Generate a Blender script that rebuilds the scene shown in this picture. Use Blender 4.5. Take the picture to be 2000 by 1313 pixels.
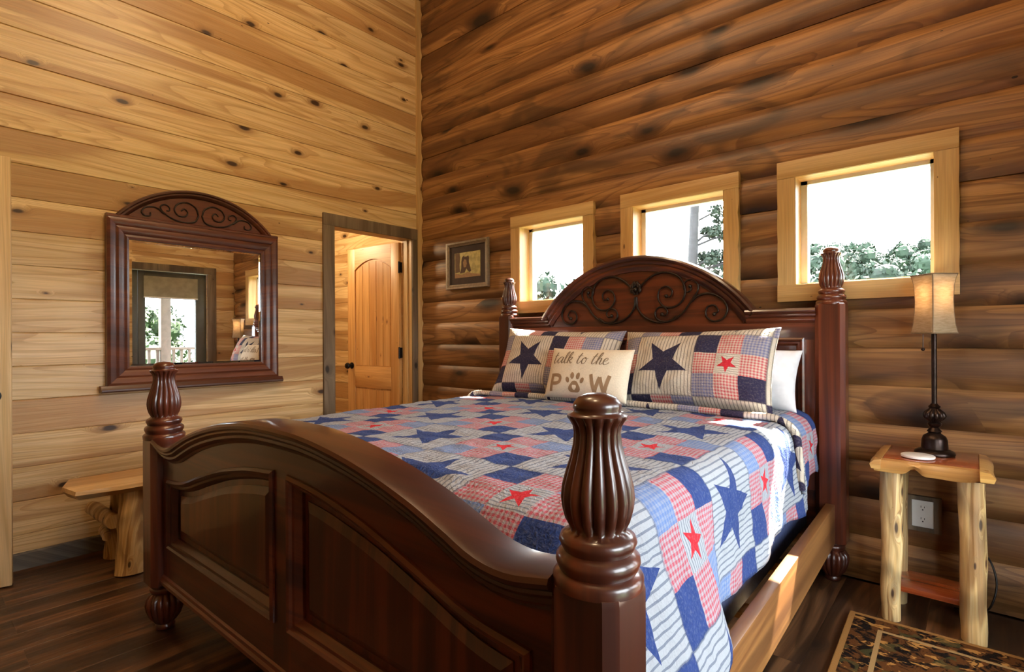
import bpy, bmesh, math, random
from mathutils import Vector, Matrix, noise as mnoise
random.seed(7)
PI = math.pi
S = bpy.context.scene
COL = S.collection
for o in list(bpy.data.objects):
    bpy.data.objects.remove(o)

# ------------------------------------------------------------------ camera
F_PX, YAW, ROLL = 1039.2, math.radians(41.07), math.radians(-0.283)
CAM = Vector((3.674, -2.998, 1.17))
_f = Vector((-math.sin(YAW), math.cos(YAW), 0)); _r = Vector((math.cos(YAW), math.sin(YAW), 0)); _u = Vector((0, 0, 1))
RT = _r * math.cos(ROLL) + _u * math.sin(ROLL)
UP = _u * math.cos(ROLL) - _r * math.sin(ROLL)
FW = _f
cd = bpy.data.cameras.new('camera'); cam = bpy.data.objects.new('camera', cd); COL.objects.link(cam)
cd.sensor_width = 36; cd.lens = 36 * F_PX / 2000; cd.shift_y = 2.24 / 2000; cd.clip_start = 0.05; cd.clip_end = 400
mw = Matrix(((RT.x, UP.x, -FW.x, CAM.x), (RT.y, UP.y, -FW.y, CAM.y), (RT.z, UP.z, -FW.z, CAM.z), (0, 0, 0, 1)))
cam.matrix_world = mw
S.camera = cam

# ------------------------------------------------------------------ world, sun, exposure
w = bpy.data.worlds.new('sky'); S.world = w; w.use_nodes = True
bg = w.node_tree.nodes['Background']
bg.inputs[0].default_value = (0.88, 0.94, 1.0, 1); bg.inputs[1].default_value = 17.0
sd = bpy.data.lights.new('sun', 'SUN'); sd.energy = 180; sd.angle = math.radians(0.8); sd.color = (1.0, 0.93, 0.80)
sun = bpy.data.objects.new('sun', sd); COL.objects.link(sun)
sun.rotation_euler = Vector((-0.215, -1.0, -1.22)).to_track_quat('-Z', 'Y').to_euler()
sun.location = (3, 8, 12)
vs = S.view_settings
S.display_settings.display_device = 'sRGB'
vs.view_transform = 'Standard'; vs.look = 'None'; vs.exposure = 0.36; vs.gamma = 1.0; vs.use_curve_mapping = False
try:
    S.cycles.use_denoising = True
    S.cycles.sample_clamp_indirect = 6.0
    S.cycles.max_bounces = 7; S.cycles.diffuse_bounces = 3; S.cycles.glossy_bounces = 3; S.cycles.adaptive_threshold = 0.04; S.cycles.transparent_max_bounces = 16
    S.cycles.caustics_reflective = False; S.cycles.caustics_refractive = False
except Exception:
    pass

def portal(name, loc, rot, sx, sy):
    l = bpy.data.lights.new(name, 'AREA'); l.shape = 'RECTANGLE'; l.size = sx; l.size_y = sy
    l.cycles.is_portal = True
    o = bpy.data.objects.new(name, l); COL.objects.link(o); o.location = loc; o.rotation_euler = rot

ROOM_W, ROOM_Y0, ROOM_H = 4.05, -5.4, 4.12
BD_Y0, BD_Y1, BD_H = -0.841, -0.102, 2.018          # bathroom door opening
WIN_CX = (1.43, 2.35, 3.263); WIN_Z0, WIN_Z1 = 1.43, 1.975; WIN_HW = 0.275; CAS = 0.086
GD_Y0, GD_Y1, GD_H = -2.6375, -0.335, 2.02          # glazed door opening in the right wall, widened out of view for daylight
for cxw in WIN_CX:
    portal('daylight_window', (cxw, 0.17, 1.70), (math.radians(-90), 0, 0), 0.55, 0.55)
portal('daylight_door', (ROOM_W + 0.14, (GD_Y0 + GD_Y1) / 2, 1.01), (0, math.radians(90), 0), 2.0, GD_Y1 - GD_Y0)

# ------------------------------------------------------------------ colour + node helpers
def lin(c):
    return tuple(((v / 255) / 12.92 if v / 255 <= 0.04045 else (((v / 255) + 0.055) / 1.055) ** 2.4) for v in c)
def rgb(*c):
    return (*lin(c), 1.0)

class X:
    """a node socket that can be used in arithmetic"""
    def __init__(s, nt, k): s.nt, s.k = nt, k
    def _m(s, op, b=None, c=None, rev=False):
        n = s.nt.nodes.new('ShaderNodeMath'); n.operation = op
        a = s
        ins = [a] + ([b] if b is not None else []) + ([c] if c is not None else [])
        if rev: ins = [b, a]
        for i, v in enumerate(ins):
            if isinstance(v, X): s.nt.links.new(v.k, n.inputs[i])
            else: n.inputs[i].default_value = v
        return X(s.nt, n.outputs[0])
    def __add__(s, b): return s._m('ADD', b)
    __radd__ = __add__
    def __sub__(s, b): return s._m('SUBTRACT', b)
    def __rsub__(s, b): return s._m('SUBTRACT', b, rev=True)
    def __mul__(s, b): return s._m('MULTIPLY', b)
    __rmul__ = __mul__
    def __truediv__(s, b): return s._m('DIVIDE', b)
    def __gt__(s, b): return s._m('GREATER_THAN', b)
    def __lt__(s, b): return s._m('LESS_THAN', b)
    def abs(s): return s._m('ABSOLUTE')
    def floor(s): return s._m('FLOOR')
    def frac(s): return s._m('FRACT')
    def mod(s, b): return s._m('FLOORED_MODULO', b)
    def sin(s): return s._m('SINE')
    def cos(s): return s._m('COSINE')
    def sqrt(s): return s._m('SQRT')
    def atan2(s, b): return s._m('ARCTAN2', b)
    def min(s, b): return s._m('MINIMUM', b)
    def max(s, b): return s._m('MAXIMUM', b)
    def clamp(s): return s.max(0.0).min(1.0)
    def step(s, a, b):                       # smoothstep a..b
        n = s.nt.nodes.new('ShaderNodeMapRange'); n.interpolation_type = 'SMOOTHSTEP'
        s.nt.links.new(s.k, n.inputs['Value'])
        for i, v in ((1, a), (2, b)):
            if isinstance(v, X): s.nt.links.new(v.k, n.inputs[i])
            else: n.inputs[i].default_value = v
        n.inputs[3].default_value = 0; n.inputs[4].default_value = 1
        return X(s.nt, n.outputs[0])

class Mat:
    def __init__(s, name):
        s.m = bpy.data.materials.new(name); s.m.use_nodes = True
        s.nt = s.m.node_tree; s.b = s.nt.nodes['Principled BSDF']; s.out = s.nt.nodes['Material Output']
    def n(s, t): return s.nt.nodes.new(t)
    def link(s, a, b): s.nt.links.new(a, b)
    def coord(s, kind='Object'):
        t = s.n('ShaderNodeTexCoord'); sp = s.n('ShaderNodeSeparateXYZ'); s.link(t.outputs[kind], sp.inputs[0])
        return [X(s.nt, sp.outputs[i]) for i in range(3)]
    def rand(s):
        return X(s.nt, s.n('ShaderNodeObjectInfo').outputs['Random'])
    def vec(s, *v):
        c = s.n('ShaderNodeCombineXYZ')
        for i, a in enumerate(v):
            if isinstance(a, X): s.link(a.k, c.inputs[i])
            else: c.inputs[i].default_value = a
        return c.outputs[0]
    def noise(s, v, scale=1, detail=3, rough=0.5, dist=0.0, dim='3D'):
        n = s.n('ShaderNodeTexNoise'); n.noise_dimensions = dim; s.link(v, n.inputs['Vector'])
        n.inputs['Scale'].default_value = scale; n.inputs['Detail'].default_value = detail
        n.inputs['Roughness'].default_value = rough; n.inputs['Distortion'].default_value = dist
        return X(s.nt, n.outputs[0])
    def voro(s, v, scale=1, feat='F1'):
        n = s.n('ShaderNodeTexVoronoi'); n.feature = feat; n.voronoi_dimensions = '2D'; s.link(v, n.inputs['Vector']); n.inputs['Scale'].default_value = scale
        sp = s.n('ShaderNodeSeparateColor'); s.link(n.outputs['Color'], sp.inputs[0])
        return X(s.nt, n.outputs['Distance']), X(s.nt, sp.outputs[0]), X(s.nt, sp.outputs[1])
    def mix(s, f, a, b, mode='MIX'):
        n = s.n('ShaderNodeMix'); n.data_type = 'RGBA'; n.blend_type = mode
        for i, v in ((0, f), (6, a), (7, b)):
            if isinstance(v, X): s.link(v.k, n.inputs[i])
            elif isinstance(v, bpy.types.NodeSocket): s.link(v, n.inputs[i])
            elif isinstance(v, (int, float)): n.inputs[i].default_value = v
            else: n.inputs[i].default_value = v if len(v) == 4 else (*v, 1)
        return n.outputs[2]
    def scale(s, col, f):
        n = s.n('ShaderNodeVectorMath'); n.operation = 'SCALE'; s.link(col, n.inputs[0])
        if isinstance(f, X): s.link(f.k, n.inputs['Scale'])
        else: n.inputs['Scale'].default_value = f
        return n.outputs[0]
    def base(s, c):
        if isinstance(c, bpy.types.NodeSocket): s.link(c, s.b.inputs['Base Color'])
        else: s.b.inputs['Base Color'].default_value = c
    def set(s, **k):
        for a, v in k.items():
            key = {'rough': 'Roughness', 'metal': 'Metallic', 'coat': 'Coat Weight', 'coat_rough': 'Coat Roughness', 'spec': 'Specular IOR Level',
                   'sheen': 'Sheen Weight', 'emit': 'Emission Strength', 'emit_col': 'Emission Color', 'sss': 'Subsurface Weight'}[a]
            if isinstance(v, X): s.link(v.k, s.b.inputs[key])
            else: s.b.inputs[key].default_value = v
        return s
    def bump(s, h, strength=0.3, dist=0.01):
        n = s.n('ShaderNodeBump'); n.inputs['Strength'].default_value = strength; n.inputs['Distance'].default_value = dist
        s.link(h.k, n.inputs['Height']); s.link(n.outputs[0], s.b.inputs['Normal'])

def plain(name, col, rough=0.5, metal=0.0, coat=0.0, var=0.12, sc=14, bump=0.0):
    m = Mat(name); x, y, z = m.coord()
    n = m.noise(m.vec(x, y, z), sc, 4)
    c = m.mix(n.step(0.3, 0.7), tuple(v * (1 - var) for v in col[:3]), tuple(min(1, v * (1 + var)) for v in col[:3]))
    m.base(c); m.set(rough=rough, metal=metal, coat=coat)
    if bump: m.bump(n, bump, 0.004)
    return m.m

def wood(name, light, mid, heart, knot, heart_amt=0.7, thr=(0.50, 0.60), kx=1.6, kz=5.2, kprob=0.55, kr=0.16, halo=0.35, rough=0.45, coat=0.0,
         coat_rough=0.1, bump=0.15, tone=0.12, axis='x', ring=26, fibre=0.2, blotch=0.0, halo_knot=0.0, hx=0.30, hz=5.5, cath=0.0, cath_n=9.0):
    m = Mat(name); cx, cy, cz = m.coord(); r = m.rand()
    if axis == 'z': cx, cz = cz, cx
    if axis == 'y': cx, cy = cy, cx
    x = cx + r * 61.0; z = cz + r * 17.0 + cy * 0.6
    d, c1, c2 = m.voro(m.vec(x * kx, z * kz, 0.0), 1.0)
    has = c1 > (1 - kprob)
    rad = (c2 * 0.7 + 0.3) * kr * has
    wob = m.noise(m.vec(x * 9, z * 22, 0.0), 1, 1, dim='2D') - 0.5
    dd = d + wob * 0.09
    km = 1 - dd.step(rad * 0.45, rad * 1.0 + 0.0005)
    kh = (1 - dd.step(rad * 0.6, rad * 2.8 + 0.001)) * has
    warp = m.noise(m.vec(x * 0.55, z * 2.4, 0.0), 1, 1, dim='2D') - 0.5
    zz = z + warp * 0.10 + kh * 0.035
    n1 = m.noise(m.vec(x * 0.9, zz * ring, 0.0), 1, 3, 0.62, 0.4, dim='2D')
    n2 = m.noise(m.vec(x * hx, zz * hz, 0.0), 1, 1, 0.45, 0.25, dim='2D')
    n3 = m.noise(m.vec(x * 4.0, zz * 190, 0.0), 1, 1, 0.6, dim='2D')
    col = m.mix(n1.step(0.36, 0.66), light, mid)
    col = m.mix(n2.step(*thr) * heart_amt, col, heart)
    if cath:                      # cathedral grain: thin contour lines bending round the knots
        n4 = m.noise(m.vec(x * 0.45, zz * 6.0 + kh * 0.35, 0.0), 1, 1, 0.5, 0.3, dim='2D')
        g = (n4 * cath_n).frac()
        col = m.mix(g.step(0.55, 0.97) * (1 - g.step(0.97, 1.0)) * cath, col, heart)
    if blotch:
        nb = m.noise(m.vec(x * 1.7, z * 5, 0.0), 1, 2, 0.6, 0.8, dim='2D')
        col = m.mix(nb.step(0.52, 0.72) * blotch, col, knot)
    if kprob:
        col = m.mix(kh * halo, col, heart)
        if halo_knot: col = m.mix((1 - dd.step(rad * 0.7, rad * 2.0 + 0.001)) * has * halo_knot, col, knot)
        col = m.mix(km * 0.93, col, knot)
    f = (n3 - 0.5) * fibre * 2 + 1.0
    f = f * (1.0 - tone + (r * 7.31).frac() * tone * 2)
    m.base(m.scale(col, f)); m.set(rough=rough, coat=coat, coat_rough=coat_rough)
    if bump > 0.1: m.bump(m.noise(m.vec(x * 3.0, z * 70, 0.0), 1, 1, 0.6, dim='2D'), bump, 0.004)
    return m.m

PINE = wood('pine_panel', lin((226, 198, 148)), lin((208, 174, 120)), lin((168, 124, 74)), lin((44, 24, 14)), heart_amt=0.75, thr=(0.51, 0.58), kx=2.6, kz=5.4, kprob=0.42, kr=0.115, halo=0.7, tone=0.09, halo_knot=0.25, cath=0.5, cath_n=13.0, rough=0.42, coat=0.12, coat_rough=0.35)
def trim(name, axis='x'):
    return wood(name, lin((206, 172, 118)), lin((192, 154, 98)), lin((170, 126, 74)), lin((74, 40, 20)), heart_amt=0.4, kx=3, kz=9, kprob=0.12, kr=0.09, tone=0.06, axis=axis)
PINE_TRIM = trim('pine_trim'); PINE_TRIM_V = trim('pine_trim_upright', 'z')
def doorw(name, axis='x'):
    return wood(name, lin((214, 166, 104)), lin((198, 146, 82)), lin((174, 118, 62)), lin((66, 32, 16)), heart_amt=0.45, kx=3, kz=8, kprob=0.22, kr=0.11, tone=0.05, axis=axis, coat=0.2, coat_rough=0.3)
DOOR_V = doorw('door_pine_upright', 'z'); DOOR_H = doorw('door_pine_level')
PALEDOOR_V = wood('pale_door_upright', lin((228, 200, 152)), lin((212, 180, 128)), lin((180, 140, 90)), lin((66, 36, 20)), heart_amt=0.5, kx=3, kz=8, kprob=0.3, kr=0.11, tone=0.04, axis='z')
LOG = wood('stained_log', lin((168, 122, 73)), lin((134, 90, 49)), lin((96, 60, 31)), lin((30, 18, 12)), heart_amt=0.75, thr=(0.42, 0.64), kx=1.7, kz=4.2, kprob=0.34, kr=0.20, halo=1.0, tone=0.15, halo_knot=0.55, rough=0.5, ring=26, cath=0.6, cath_n=11.0, coat=0.08, coat_rough=0.4, blotch=0.5, fibre=0.2)
def greyw(name, axis='x'):
    return wood(name, lin((122, 104, 82)), lin((98, 82, 62)), lin((72, 60, 46)), lin((36, 28, 20)), kx=3, kz=8, kprob=0.2, kr=0.12, tone=0.05, rough=0.7, axis=axis)
GREYWOOD_H = greyw('weathered_trim_level'); GREYWOOD_V = greyw('weathered_trim_upright', 'z')
BASEB = wood('grey_baseboard', lin((118, 112, 104)), lin((94, 90, 84)), lin((70, 66, 62)), lin((34, 30, 26)), kprob=0.15, kx=3, kr=0.1, rough=0.7)
FLOOR = wood('dark_plank', lin((112, 76, 48)), lin((70, 44, 27)), lin((32, 19, 12)), lin((24, 14, 9)), heart_amt=0.8, thr=(0.44, 0.60), kx=2, kprob=0.10, kr=0.1, kz=6, tone=0.16, rough=0.36, ring=40, fibre=0.45, hx=0.5, hz=14, cath=0.5, coat=0.15, coat_rough=0.3, bump=0.25)
def cherry(name, axis='x'):
    return wood(name, lin((98, 44, 23)), lin((65, 27, 16)), lin((40, 15, 10)), lin((30, 10, 7)), kprob=0.0, tone=0.03, rough=0.34, coat=0.5, coat_rough=0.12, ring=22, bump=0.03, fibre=0.10, axis=axis)
CHERRY_H = cherry('cherry_level'); CHERRY_V = cherry('cherry_upright', 'z')
CHERRY_Y = wood('cherry_side_rail', lin((138, 94, 50)), lin((112, 71, 36)), lin((84, 51, 26)), lin((60, 26, 12)), kprob=0.0, tone=0.03, rough=0.4, coat=0.3, coat_rough=0.25, ring=22, bump=0.03, axis='y')
MIRRORWOOD = wood('mirror_cherry', lin((104, 54, 30)), lin((82, 40, 24)), lin((58, 27, 16)), lin((40, 16, 10)), kprob=0.0, tone=0.03, rough=0.4, coat=0.4, coat_rough=0.2, ring=22, bump=0.03)
PEELED = wood('peeled_cedar', lin((226, 198, 144)), lin((206, 170, 112)), lin((136, 92, 50)), lin((50, 27, 16)), heart_amt=0.7, thr=(0.52, 0.6), kx=7, kz=22, kprob=0.34, kr=0.24, tone=0.05, rough=0.45, coat=0.3, coat_rough=0.2, axis='z', ring=60, bump=0.8, blotch=0.6, hx=1.6, hz=26, cath=0.3)
CEDAR = wood('red_cedar', lin((164, 84, 42)), lin((140, 62, 28)), lin((110, 42, 20)), lin((60, 22, 12)), heart_amt=0.6, kx=3, kz=9, kprob=0.15, kr=0.1, tone=0.05, rough=0.25, coat=0.8, coat_rough=0.08)
SAPWOOD = wood('cedar_sapwood', lin((216, 172, 100)), lin((198, 146, 76)), lin((150, 94, 48)), lin((70, 36, 20)), kprob=0.3, kx=6, kz=18, kr=0.16, tone=0.04, rough=0.3, coat=0.6, coat_rough=0.12)
BENCHW = wood('bench_pine', lin((226, 192, 138)), lin((208, 170, 114)), lin((176, 132, 82)), lin((70, 40, 22)), kprob=0.15, kx=3, kr=0.1, tone=0.04, axis='y')
BRONZE = plain('aged_bronze', lin((52, 40, 36)), 0.32, 0.85, var=0.3, sc=40)
IRON = plain('dark_scroll_iron', lin((46, 34, 26)), 0.42, 0.6, var=0.3, sc=60)
BLACK = plain('black_metal', lin((26, 24, 24)), 0.4, 0.6)
WHITE = plain('white_vinyl', lin((226, 226, 224)), 0.4, var=0.03)
PLASTIC = plain('white_plastic', lin((232, 230, 224)), 0.35, var=0.02)
SLOT = plain('outlet_slot', lin((60, 56, 52)), 0.6)
LINEN = plain('white_sheet', lin((214, 212, 216)), 0.9, var=0.05, sc=30, bump=0.3)
NAVY = plain('navy_box_cloth', lin((40, 50, 84)), 0.9, var=0.2, sc=60)
SILVER = plain('pewter_moulding', lin((150, 138, 124)), 0.38, 0.5, var=0.15, sc=50)
MATBOARD = plain('dark_mat_board', lin((58, 44, 38)), 0.8)
CERAMIC = plain('white_stone_coaster', lin((226, 220, 214)), 0.4, var=0.05)
CORD = plain('black_cord', lin((24, 22, 22)), 0.5)
DARKSTILE = plain('grey_green_door_stile', lin((84, 84, 72)), 0.5, var=0.08)
PLASTER = plain('pale_ceiling', lin((214, 196, 168)), 0.8)
BATHTILE = plain('bath_floor', lin((150, 128, 100)), 0.5)
PORCH = plain('porch_timber', lin((96, 82, 74)), 0.7)

def shade_mat():
    m = Mat('lamp_shade_cloth'); x, y, z = m.coord()
    n = m.noise(m.vec(x * 40, y * 40, z * 160), 1, 3)
    c = m.mix(n.step(0.3, 0.7), lin((206, 184, 154)), lin((190, 166, 134)))
    d = m.n('ShaderNodeBsdfDiffuse'); t = m.n('ShaderNodeBsdfTranslucent'); mx = m.n('ShaderNodeMixShader')
    m.link(c, d.inputs[0]); m.link(c, t.inputs[0]); mx.inputs[0].default_value = 0.5
    m.link(d.outputs[0], mx.inputs[1]); m.link(t.outputs[0], mx.inputs[2]); m.link(mx.outputs[0], m.out.inputs[0])
    return m.m
SHADE = shade_mat()

def glow(name, col, strength):
    m = Mat(name); x, y, z = m.coord(); n = m.noise(m.vec(x, y, z), 6, 2)
    c = m.mix(n, col, col); m.base(c); m.link(c, m.b.inputs['Emission Color']); m.set(emit=strength)
    return m.m

def glass_mat():
    m = Mat('window_glass'); x, y, z = m.coord()
    t = m.n('ShaderNodeBsdfTransparent'); g = m.n('ShaderNodeBsdfGlossy'); mx = m.n('ShaderNodeMixShader'); fr = m.n('ShaderNodeFresnel')
    fr.inputs[0].default_value = 1.45
    n = m.noise(m.vec(x, y, z), 2, 1)
    c = m.mix(n, (0.97, 0.985, 0.98, 1), (0.99, 1, 0.995, 1)); m.link(c, t.inputs[0])
    g.inputs['Roughness'].default_value = 0.0
    k = X(m.nt, fr.outputs[0]) * 0.6
    m.link(k.k, mx.inputs[0]); m.link(t.outputs[0], mx.inputs[1]); m.link(g.outputs[0], mx.inputs[2]); m.link(mx.outputs[0], m.out.inputs[0])
    return m.m
GLASS = glass_mat()

def mirror_mat():
    m = Mat('mirror_silvering'); x, y, z = m.coord(); n = m.noise(m.vec(x, y, z), 3, 2)
    m.base(m.mix(n, (0.86, 0.87, 0.86, 1), (0.90, 0.91, 0.90, 1))); m.set(rough=0.005, metal=1.0)
    return m.m
MIRROR = mirror_mat()

def leaf_mat(name, a, b, c):
    m = Mat(name); x, y, z = m.coord(); r = m.rand()
    n = m.noise(m.vec(x + r * 31, y, z), 0.9, 3, 0.6)
    n2 = m.noise(m.vec(x + r * 31, y, z), 6, 2, 0.6)
    col = m.mix(n.step(0.35, 0.65), a, b); col = m.mix(n2.step(0.45, 0.75) * 0.6, col, c)
    m.base(m.scale(col, 0.8 + r * 0.4)); m.set(rough=0.7, spec=0.2)
    return m.m
LEAF_FAR = leaf_mat('hill_foliage', lin((22, 35, 26)), lin((30, 45, 31)), lin((40, 56, 42)))
LEAF_NEAR = leaf_mat('near_foliage', lin((18, 28, 22)), lin((24, 36, 25)), lin((32, 44, 30)))
LEAF_PORCH = leaf_mat('porch_foliage', lin((26, 40, 18)), lin((36, 52, 22)), lin((46, 64, 30)))
BARK = plain('tree_bark', lin((26, 25, 27)), 0.9, var=0.3, sc=6)
GRASS = plain('hill_grass', lin((50, 70, 36)), 0.9, var=0.3, sc=0.5)

# --- patchwork cloth (quilt and shams): star blocks and nine-patch blocks in UV space, one block = one unit
def star_mask(m, fx, fy, R):
    a = fx.atan2(fy); r = (fx * fx + fy * fy).sqrt()
    s = 2 * PI / 5
    mm = ((a + s / 2).mod(s) - s / 2).abs()
    px = r * mm.cos(); py = r * mm.sin()
    ri = 0.40 * R; ix, iy = ri * math.cos(PI / 5), ri * math.sin(PI / 5)
    return ((px - R) * iy + py * (R - ix)) < 0.0

def patchwork(name, navy, stripe, cream, red, blue, wear=0.25, flip=False):
    m = Mat(name); u, v, _ = m.coord('UV')
    i = (u + 0.5).floor(); j = (v + 0.5).floor()
    fx = u - i; fy = v - j
    nine = (i + j).mod(2.0) > 0.5
    # star block
    line = ((u * 19.0).frac() - 0.5).abs() < 0.14
    bgc = m.mix(line * 0.6, cream, stripe)
    c_star = m.mix(star_mask(m, fx, fy, 0.44), bgc, navy)
    # nine patch
    gx = (fx + 0.5) * 3.0; gy = (fy + 0.5) * 3.0
    sx = gx.floor(); sy = gy.floor()
    qx = gx - sx - 0.5; qy = gy - sy - 0.5
    chk = (((u * 24.0).frac() > 0.5) + ((v * 24.0).frac() > 0.5)) * 0.5
    ging = m.mix(chk * 0.8 + 0.12, cream, red)
    bging = m.mix(chk * 0.45 + 0.5, cream, blue)
    ctr = m.mix(star_mask(m, qx, qy, 0.44), m.mix((((v * 30.0).frac() - 0.5).abs() < 0.14) * 0.6, cream, stripe), tuple(list(lin((186, 36, 48))) + [1]))
    par = (sx + sy).mod(2.0) > 0.5
    is_c = ((sx - 1.0).abs() + (sy - 1.0).abs()) < 0.5
    diag = ((sx + sy - 2.0) if flip else (sx - sy)).abs() > 1.5
    corner = m.mix(diag, bging, navy)
    c9 = m.mix(par, corner, ging); c9 = m.mix(is_c, c9, ctr)
    col = m.mix(nine, c_star, c9)
    # seams and soft wear
    seam = (((fx.abs() - 0.5).abs()).min((fy.abs() - 0.5).abs())) < 0.012
    col = m.mix(seam * 0.35, col, stripe)
    wr = m.noise(m.vec(u, v, 0.0), 38, 3, 0.6)
    col = m.mix(wr.step(0.45, 0.8) * wear, col, cream)
    m.base(col); m.set(rough=0.95, spec=0.2)
    q1 = m.noise(m.vec(u * 1.0, v * 1.0, 0.3), 26, 2, 0.5, 1.2)
    st = ((v * 26.0 + (m.noise(m.vec(u, v, 1.0), 3, 1) - 0.5) * 4).sin() * 0.5 + 0.5)
    m.bump(q1 * 0.7 + st * 0.6 + wr * 0.3, 0.9, 0.008)
    return m.m
CREAM = (*lin((154, 158, 165)), 1)
QUILT = patchwork('star_patchwork_quilt', (*lin((42, 60, 112)), 1), (*lin((48, 62, 92)), 1), CREAM, (*lin((168, 62, 80)), 1), (*lin((88, 114, 164)), 1), 0.2)
SHAM = patchwork('star_patchwork_sham', (*lin((44, 40, 64)), 1), (*lin((72, 66, 70)), 1), (*lin((196, 184, 168)), 1), (*lin((176, 64, 74)), 1), (*lin((98, 100, 138)), 1), 0.12, True)
BURLAP = plain('cream_linen', lin((212, 198, 176)), 0.95, var=0.06, sc=160, bump=0.25)
INK_A = plain('taupe_script_ink', lin((120, 102, 82)), 0.9, var=0.05)
INK_B = plain('brown_block_ink', lin((140, 112, 84)), 0.9, var=0.05)

def rug_mat():
    m = Mat('rug_pile'); x, y, z = m.coord()
    n = m.noise(m.vec(x, y, 0.0), 16, 4, 0.6, 1.4)
    n2 = m.noise(m.vec(x + 5.0, y * 2.0, 0.0), 9, 3, 0.6, 2.0)
    d, a, b = m.voro(m.vec(x, y, 0.0), 15.0)
    col = m.mix(n.step(0.46, 0.56), lin((20, 12, 8)), lin((84, 50, 22)))
    col = m.mix(n2.step(0.57, 0.63), col, lin((160, 114, 58)))
    col = m.mix((d.step(0.30, 0.38) * (a > 0.72)) * 0.6, col, lin((70, 66, 36)))
    ex = x.min(0.74 - x); ey = (0.0 - y).min(y + 1.75)
    e = ex.min(ey)
    b1 = ((e - 0.115).abs() < 0.008)
    col = m.mix(b1, col, lin((150, 120, 78)))
    col = m.mix((e < 0.022), col, lin((142, 102, 56)))
    m.base(col); m.set(rough=1.0, spec=0.1); m.bump(m.noise(m.vec(x, y, 0.0), 220, 2), 0.6, 0.004)
    return m.m
RUGM = rug_mat()

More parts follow.
